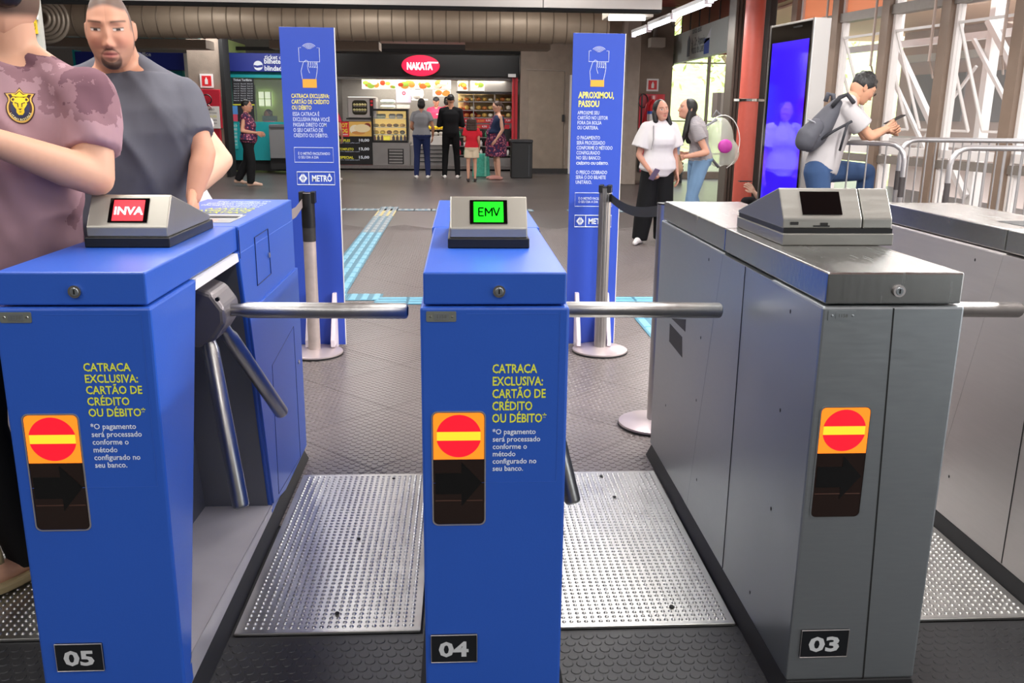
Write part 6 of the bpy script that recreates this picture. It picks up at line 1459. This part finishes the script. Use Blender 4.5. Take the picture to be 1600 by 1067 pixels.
mb = MB(); m8.loft(mb, m8.rings([-.05, .06, .16, .26, .36, .46, .56, .66, .76, .86, .92], .016))
c8 = m8.J['pelvis']; kk = m8.k
m8.loft(mb, [[Vector((c8.x+rx*math.cos(2*PI*i/24), c8.y-.03+ry*math.sin(2*PI*i/24), z*kk)) for i in range(24)] for z, rx, ry in ((.52, .23, .24), (.7, .22, .235), (.9, .21, .22), (.98, .19, .2))])
m8.wear('dress', DRS, mb)
mb = MB(); R = m8.rings([.20, .3, .4, .5, .6, .7, .8, .88, .95], .036)
n = 24; keep = [20, 21, 22, 23]+list(range(0, 14))
vs = [r[i] for r in R for i in keep]; q = len(keep); mb.add(vs, [(a*q+i, a*q+i+1, (a+1)*q+i+1, (a+1)*q+i) for a in range(len(R)-1) for i in range(q-1)])
vst = mb.build('vest', cloth('navy_denim', (32, 44, 72), .15, 12), m8.t, wb=False, smooth=True); so_ = vst.modifiers.new('s', 'SOLIDIFY'); so_.thickness = .008
m8.hair('ponytail', BRH); m8.shoes(mat('pink_sandals', (206, 150, 140), .6))

# 9-12 staff and half hidden people
PINK = cloth('pink_staff_shirt', (222, 66, 104)); COR = cloth('coral_staff_shirt', (224, 84, 76)); CAPM = mat('black_cap', (26, 26, 32), .7)
def cap(p, m): p.head_blobs([((0, .008, .058), (.086, .102, .062)), ((0, -.1, .036), (.06, .055, .008))], 'cap', m)
m9 = Person((at(682, 200, 23.9).x, 23.9, .12), 0, 1.68, 'kiosk worker in pink shirt and black cap facing out between the customers', 'm', dict(hpitch=.1, elL=(.24, -.02, 1.12), wrL=(.16, -.22, 1.1), elR=(-.24, -.02, 1.1), wrR=(-.12, -.25, 1.0)), skin=(206, 150, 126)).body(40, 34)
m9.shirt(PINK, -.02, .95, .55, .016); m9.pants(BLKP); m9.hair('short', BH); cap(m9, CAPM); MB().box((.0, -.15, 1.24), (.11, -.146, 1.265)).build('name_badge', WHITE, m9.t, wb=False)
m10 = Person((at(699, 195, 24.4).x, 24.4, .12), PI-.5, 1.70, 'kiosk worker with black hair seen from behind, in dark pink', 'f', dict(elR=(-.24, -.04, 1.1), wrR=(-.1, -.2, 1.2)), skin=(206, 150, 126)).body(36, 30)
m10.shirt(cloth('deep_pink_shirt', (196, 44, 84)), -.02, .95, .6, .016); m10.pants(BLKP); m10.hair('bob', BH)
P11 = Vector((at(729, 190, 23.95).x, 23.95, .12))
m11 = Person(P11, .5, 1.66, 'kiosk worker in coral shirt reaching right behind the man in black', 'f', dict(shL=(.16, -.01, 1.36), elL=(.32, -.12, 1.16), wrL=(.46, -.24, 1.0), hpitch=.2), skin=(210, 156, 130)).body(36, 30)
m11.shirt(COR, -.02, .95, .75, .018); m11.pants(BLKP); m11.hair('short', BH); cap(m11, mat('striped_cap', (206, 190, 176), .7, var=.4, scale=60))
P12 = fl(519, 283)
m12 = Person(P12, PI-.3, 1.66, 'person in pink top mostly hidden behind the left tall blue sign', 'f', dict(elR=(-.24, .0, 1.1), wrR=(-.2, -.15, .92)), bw=1.1, skin=(206, 150, 126)).body(32, 28)
m12.shirt(PINK, -.05, .95, .5, .018); m12.pants(BLKP, .1, .42, .02, 'shorts'); m12.shoes(WSH); m12.hair('bob', BH)
m13 = Person((at(420, 190, 22.6).x, 22.6, -.18), -.8, 1.62, 'ticket clerk with dark curly hair seen through the ticket window', 'f', dict(), skin=(110, 76, 62)).body(32, 28)
m13.shirt(cloth('clerk_pink', (226, 110, 140)), -.02, .95, .6, .016); m13.pants(BLKP); m13.hair('curly', BH)

# 14 --- woman in white shirt
P14 = fl(1012, 380); k14 = 1.56/1.72
m14 = Person((at(1025, 300, 9.9).x, 9.88, 0), .12, 1.56, 'woman in loose white shirt and black trousers holding a phone beside her striped friend', 'f', dict(
    hroll=-.12, hpitch=-.05, hyaw=.15, elR=(-.24, .02, 1.08), wrR=(-.15, -.16, .90), handR=dict(curl=.8), elL=(.22, .03, 1.1), wrL=(.24, -.03, .86), anR=(-.19, .0, .085), toR=(-.27, -.12, .03), knR=(-.14, -.03, .49)), bw=1.08, skin=(206, 152, 130), vox=.011, head=dict(lip=(190, 90, 90), hairc=(30, 24, 22))).body(70, 56)
m14.shirt(WTEE, -.20, .95, .72, .034, slr=1.5); m14.pants(BLKP, .1, 1., .022, wide=1.45); m14.shoes(WSH)
m14.head_blobs([((0, .02, .022), (.084, .098, .103)), ((-.07, .02, -.02), .035, (-.078, .0, -.11), .03), ((.075, .01, -.02), .03, (.085, -.015, -.16), .035), ((.085, -.015, -.16), .035, (.08, -.04, -.30), .02), ((0, .06, -.05), (.08, .05, .1))], 'hair', BH)
MB().box((-.035, -.006, -.07), (.035, .006, .07)).build('phone', mat('lilac_phone', (120, 104, 130), .3), None, bevel=.008)
ph = bpy.data.objects['phone']; wr = Matrix.Translation(m14.t.location) @ Matrix.Rotation(.12, 4, 'Z') @ (m14.J['wrR']+Vector((.02, -.09, -.03))); ph.location = wr; ph.rotation_euler = (.5, .3, .4)
tag(ph, 'lilac backed phone in the right hand of the woman in white shirt', 'phone')
MB().tube([m14.J['shR']+Vector((.04, -.10, .04)), m14.J['shR']+Vector((.03, -.15, -.1)), m14.J['pelvis']+Vector((-.14, -.16, .2))], .006, 6).build('bag_strap', mat('grey_strap', (150, 146, 146), .7), m14.t, wb=False)

# 15 --- woman in striped shirt kissing her
STR = bpy.data.materials.new('striped_shirt'); STR.use_nodes = True
nt = STR.node_tree; N = nt.nodes; L = nt.links; b = N['Principled BSDF']; b.inputs['Roughness'].default_value = .85; tc = N.new('ShaderNodeTexCoord'); wv = N.new('ShaderNodeTexWave'); wv.bands_direction = 'Z'; wv.inputs['Scale'].default_value = 22; wv.inputs['Distortion'].default_value = .6; L.new(tc.outputs['Object'], wv.inputs[0]); rp_ = N.new('ShaderNodeValToRGB'); rp_.color_ramp.elements[0].color = lin((70, 64, 72)); rp_.color_ramp.elements[1].color = lin((200, 194, 196)); rp_.color_ramp.elements[0].position = .35; rp_.color_ramp.elements[1].position = .5; L.new(wv.outputs[0], rp_.inputs[0]); L.new(rp_.outputs[0], b.inputs['Base Color'])
b15 = at(1092, 250, 10.4); L15 = Vector((b15.x, 10.4, 0)); r15 = -PI/2+.1; k15 = 1.68/1.72
def J15(p): return tuple(Vector(loc_of(L15, p, r15))/k15)
m15 = Person(L15, r15, 1.68, 'woman with long black hair in striped shirt leaning to kiss her friend, clear backpack on', 'f', dict(
    pelvis=(0, .02, .93), chest=J15(at(1090, 205, 10.4)), neck=J15(at(1082, 182, 10.38)), head=J15(at(1074, 170, 10.35)), hpitch=-.12, hyaw=0,
    shR=J15(at(1094, 196, 10.55)), shL=J15(at(1087, 200, 10.22)), elL=J15(at(1104, 238, 10.15)), wrL=J15(at(1068, 245, 10.1)), handL=dict(curl=.9), elR=J15(at(1090, 240, 10.7)), wrR=J15(at(1066, 240, 10.5)), handR=dict(curl=.9),
    anL=(.08, -.12, .085), toL=(.08, -.27, .03), knL=(.09, -.1, .49), anR=(-.08, .12, .085), toR=(-.08, -.03, .03)), bw=1.0, skin=(214, 160, 136), vox=.011).body(60, 50)
m15.shirt(STR, .0, .95, .5, .016); m15.pants(cloth('pale_blue_jeans', (128, 162, 198), .25, 12), .1, 1., .014); m15.shoes(WSH)
m15.head_blobs([((0, .022, .024), (.084, .098, .102)), ((0, .05, -.05), (.075, .06, .12)), ((.055, .015, -.03), .032, (.07, -.0, -.26), .034), ((.07, 0, -.26), .034, (.065, -.02, -.40), .016), ((0, .075, -.1), .07, (0, .085, -.34), .045)], 'hair', BH)
# clear backpack, hand bag, bottle
cbp = thing('clear_backpack', at(1128, 240, 10.5), 'see-through plastic backpack with a pink pouch on the striped shirt woman', 'backpack')
c = at(1124, 222, 10.5)
mb = MB(); mb.sph(c, (.17, .13, .29), 16, 12); mb.sph(c+Vector((.12, -.02, -.12)), (.12, .12, .15), 14, 10); V_, F_ = remesh(mb, .02, 4)
loc = cbp.location
mesh_obj('shell', V_-np.array(loc), F_, glass('cloudy_plastic', (214, 216, 204), .5, .12), cbp)
MB().sph(at(1133, 228, 10.34), (.085, .04, .08), 14, 10).build('pink_pouch', mat('magenta_pouch', (206, 70, 176), .5), cbp, smooth=True)
pts = [c+Vector((.21*math.cos(a), -.1, .31*math.sin(a))) for a in np.linspace(-1.2, 2.6, 18)]
MB().tube(pts, .006, 6).build('piping', mat('white_piping', (236, 236, 230), .5), cbp, smooth=True)
MB().tube([c+Vector((-.08, -.1, .26)), c+Vector((-.26, -.16, .16)), c+Vector((-.2, -.18, -.1)), c+Vector((-.02, -.1, -.28))], .016, 8).build('shoulder_strap', mat('grey_strap2', (130, 130, 134), .7), cbp, smooth=True)
MB().tube([c+Vector((-.1, -.0, .28)), c+Vector((-.06, 0, .36)), c+Vector((.0, 0, .3))], .012, 8).build('grab_handle', mat('grey_strap2', (130, 130, 134), .7), cbp, smooth=True)
hb_ = thing('hand_bag', at(1054, 262, 10.0), 'small tan leather hand bag held between the two women', 'bag')
c = at(1055, 258, 10.0); mb = MB(); mb.sph(c, (.085, .05, .11), 14, 10); mb.sph(c+Vector((0, 0, -.03)), (.095, .055, .09), 14, 10); V_, F_ = remesh(mb, .012, 3); mesh_obj('pouch', V_-np.array(hb_.location), F_, mat('tan_leather', (172, 140, 108), .5, var=.15), hb_)
for sx in (-1, 1): MB().tube([c+Vector((.05*sx, -.05, .06)), c+Vector((.02*sx, -.06, .15)), c+Vector((-.01*sx, -.06, .18))], .008, 6).build('handle', mat('tan_leather', (172, 140, 108), .5, var=.15), hb_, smooth=True)
wbt = thing('water_bottle', at(1057, 239, 9.95), 'small clear water bottle with pale blue cap held by striped shirt woman', 'bottle')
c = at(1057.5, 241, 9.95); MB().lathe([(.03, 0), (.034, .01), (.034, .12), (.014, .155), (.014, .16)], c, 16).build('bottle_body', glass('bottle_plastic', (196, 210, 226), .55, .08), wbt, smooth='auto'); MB().lathe([(.017, .158), (.017, .185)], c, 14).build('bottle_cap', mat('sky_blue_cap', (120, 190, 226), .4), wbt); MB().lathe([(.0347, .05), (.0347, .10)], c, 16).build('bottle_label', mat('pale_blue_label', (150, 176, 214), .5), wbt)

# 16 --- man leaning on the barrier
L16 = Vector((at(1292, 290, 7.2).x, 7.2, 0)); r16 = PI/2; k16 = 1.76/1.72
def J16(p): return tuple(Vector(loc_of(L16, p, r16))/k16)
m16 = Person(L16, r16, 1.76, 'man with glasses in light gray shirt leaning on the barrier over his phone', 'm', dict(
    pelvis=J16(at(1283, 262, 7.22)), chest=J16(at(1307, 190, 7.22)), neck=J16(at(1328, 157, 7.22)), head=J16(at(1349, 138, 7.22)), hpitch=.62,
    shR=J16(at(1325, 172, 7.05)), shL=J16(at(1330, 172, 7.40)), elR=J16(at(1360, 213, 7.02)), wrR=J16(at(1386, 200, 7.08)), handR=dict(curl=.9), elL=J16(at(1352, 214, 7.40)), wrL=J16(at(1386, 203, 7.24)), handL=dict(curl=.9),
    hiR=J16(at(1276, 268, 7.12)), hiL=J16(at(1284, 266, 7.34)), knL=J16(at(1354, 268, 7.66)), anL=J16(at(1345, 345, 7.66)), toL=J16(at(1374, 358, 7.66)), knR=J16(at(1285, 345, 7.1)), anR=J16(at(1280, 428, 7.1)), toR=J16(at(1312, 440, 7.1))), bw=1.02, skin=(196, 146, 118), vox=.0105, head=dict(hairc=(30, 24, 22))).body(70, 56)
m16.shirt(cloth('light_grey_cotton', (172, 167, 168), .06), -.05, .955, .66, .018, slr=1.35)
mb = MB(); m16.pants(JEAN, .10, 1., .016); m16.shoes(WSH); m16.head_blobs([((0, .018, .030), (.081, .096, .094))]+[((.06*math.cos(a)*math.sin(b_), .018+.085*math.sin(a)*math.sin(b_), .03+.088*math.cos(b_)), (.024, .024, .02)) for b_ in (.3, .8, 1.3) for a in np.linspace(0, 2*PI, 10)], 'hair', BH)
m16.head_blobs([((.03, -.098, .012), (.021, .004, .016)), ((-.03, -.098, .012), (.021, .004, .016)), ((-.077, -.04, .014), (.003, .055, .003)), ((.077, -.04, .014), (.003, .055, .003))], 'spectacles', mat('thin_dark_spectacles', (60, 54, 54), .3), .005, 1)
bpk = thing('backpack', at(1278, 228, 7.2), 'charcoal backpack hanging on the back of the leaning man', 'backpack')
BPM = mat('charcoal_nylon', (70, 70, 78), .7, 0, var=.12, scale=10, bump=.2, bscale=30)
mb = MB(); 
def bpn(px, py, Y, r): return (at(px, py, Y), r)
chain = [(1307, 163, .07), (1298, 175, .10), (1284, 195, .13), (1272, 212, .135), (1265, 221, .115)]
for (x_, y_, r_), (x2, y2, r2) in zip(chain, chain[1:]):
    for Yo in (7.08, 7.2, 7.32): mb.cone(at(x_, y_, Yo), r_*.72, at(x2, y2, Yo), r2*.72, 12)
V_, F_ = remesh(mb, .014, 5); mesh_obj('main_bag', V_-np.array(bpk.location), F_, BPM, bpk)
mb = MB(); 
for (x_, y_, r_), (x2, y2, r2) in zip(((1274, 198, .07), (1262, 212, .085)), ((1262, 212, .085), (1258, 220, .08))):
    for Yo in (7.03, 7.15, 7.27): mb.cone(at(x_, y_, Yo), r_, at(x2, y2, Yo), r2, 12)
V_, F_ = remesh(mb, .012, 4); fp = mesh_obj('front_pocket', V_-np.array(bpk.location), F_, BPM, bpk)
MB().tube([at(1262, 186, 7.0), at(1272, 190, 6.98), at(1280, 198, 6.98), at(1281, 212, 6.98)], .006, 6).build('zip', mat('pale_zip', (140, 140, 146), .5), bpk, smooth=True)
MB().tube([at(1290, 158, 7.2), at(1294, 146, 7.2), at(1302, 148, 7.2), at(1302, 160, 7.2)], .02, 8).build('grab_handle', BPM, bpk, smooth=True)
STP = mat('strap_webbing', (40, 40, 46), .8)
MB().tube([at(1300, 166, 7.02), at(1312, 152, 7.0), at(1324, 147, 7.02), at(1334, 160, 6.95)], .018, 8).build('shoulder_strap', STP, bpk, smooth=True)
MB().tube([at(1283, 217, 7.0), at(1303, 204, 6.98), at(1322, 194, 6.94), at(1331, 189, 6.94)], .012, 6).build('shoulder_strap', STP, bpk, smooth=True)
MB().tube([at(1324, 193, 6.93), at(1318, 214, 6.94), at(1312, 235, 6.97)], .010, 6).build('loose_strap', STP, bpk, smooth=True)
pp = at(1398, 187, 7.14); fo = MB().slab([pp+Vector((-.07, -.036, -.035)), pp+Vector((.07, -.036, .035)), pp+Vector((.07, .036, .035)), pp+Vector((-.07, .036, -.035))], (-.4, 0, .9), .009).build('phone', BLACK, None, bevel=.002)
tag(fo, 'dark phone held by the man leaning on the barrier', 'phone')

# 17 --- seated person behind turnstile 03, only hands and phone show
b17 = at(1218, 300, 10.1); L17 = Vector((b17.x+.02, 10.1, 0)); k17 = 1.0
def J17(p): return tuple(Vector(loc_of(L17, p, -PI/2+.3)))
st7 = thing('stool', (L17.x+.02, 10.1, 0), 'low dark stool under the person seated behind the blue screen totem', 'stool')
MB().box((L17.x-.18, 9.9, .34), (L17.x+.24, 10.32, .39)).build('seat', BLACK, st7, bevel=.01)
for sx in (-.17, .21):
    for sy in (9.93, 10.28): MB().cyl((L17.x+sx, sy, 0), (L17.x+sx, sy, .34), .015, 8).build('leg', BLACK, st7)
m17 = Person(L17, -PI/2+.3, 1.60, 'seated person hidden by the blue screen totem, only hand and patterned sleeve showing', 'f', dict(
    pelvis=(0, .0, .47), chest=(0, .0, .80), neck=(0, -.03, .98), head=(0, -.06, 1.14), hpitch=.3, hiL=(.09, -.02, .46), hiR=(-.09, -.02, .46), knL=(.12, -.42, .48), knR=(-.12, -.42, .48), anL=(.12, -.40, .085), anR=(-.12, -.40, .085), toL=(.12, -.55, .03), toR=(-.12, -.55, .03),
    shL=(.15, -.02, .93), shR=(-.15, -.02, .93), elL=J17(at(1190, 312, 10.0)), elR=(-.2, -.12, .70), wrL=J17(at(1174, 292, 9.9)), wrR=J17(at(1196, 300, 9.9)), handL=dict(curl=.7), handR=dict(curl=.7)), skin=(226, 186, 164), vox=.012).body(36, 30)
m17.shirt(DOT, -.02, .93, .95, .02); m17.pants(BLKP, .1); m17.shoes(WSH); m17.hair('short', BRH)
p17 = at(1165, 283, 9.82); o = MB().box((p17.x-.07, p17.y-.01, p17.z-.005), (p17.x+.07, p17.y+.06, p17.z+.006)).build('phone', BLACK, None, bevel=.003); tag(o, 'dark phone held out beside the red pipe by the person hidden behind the totem', 'phone')
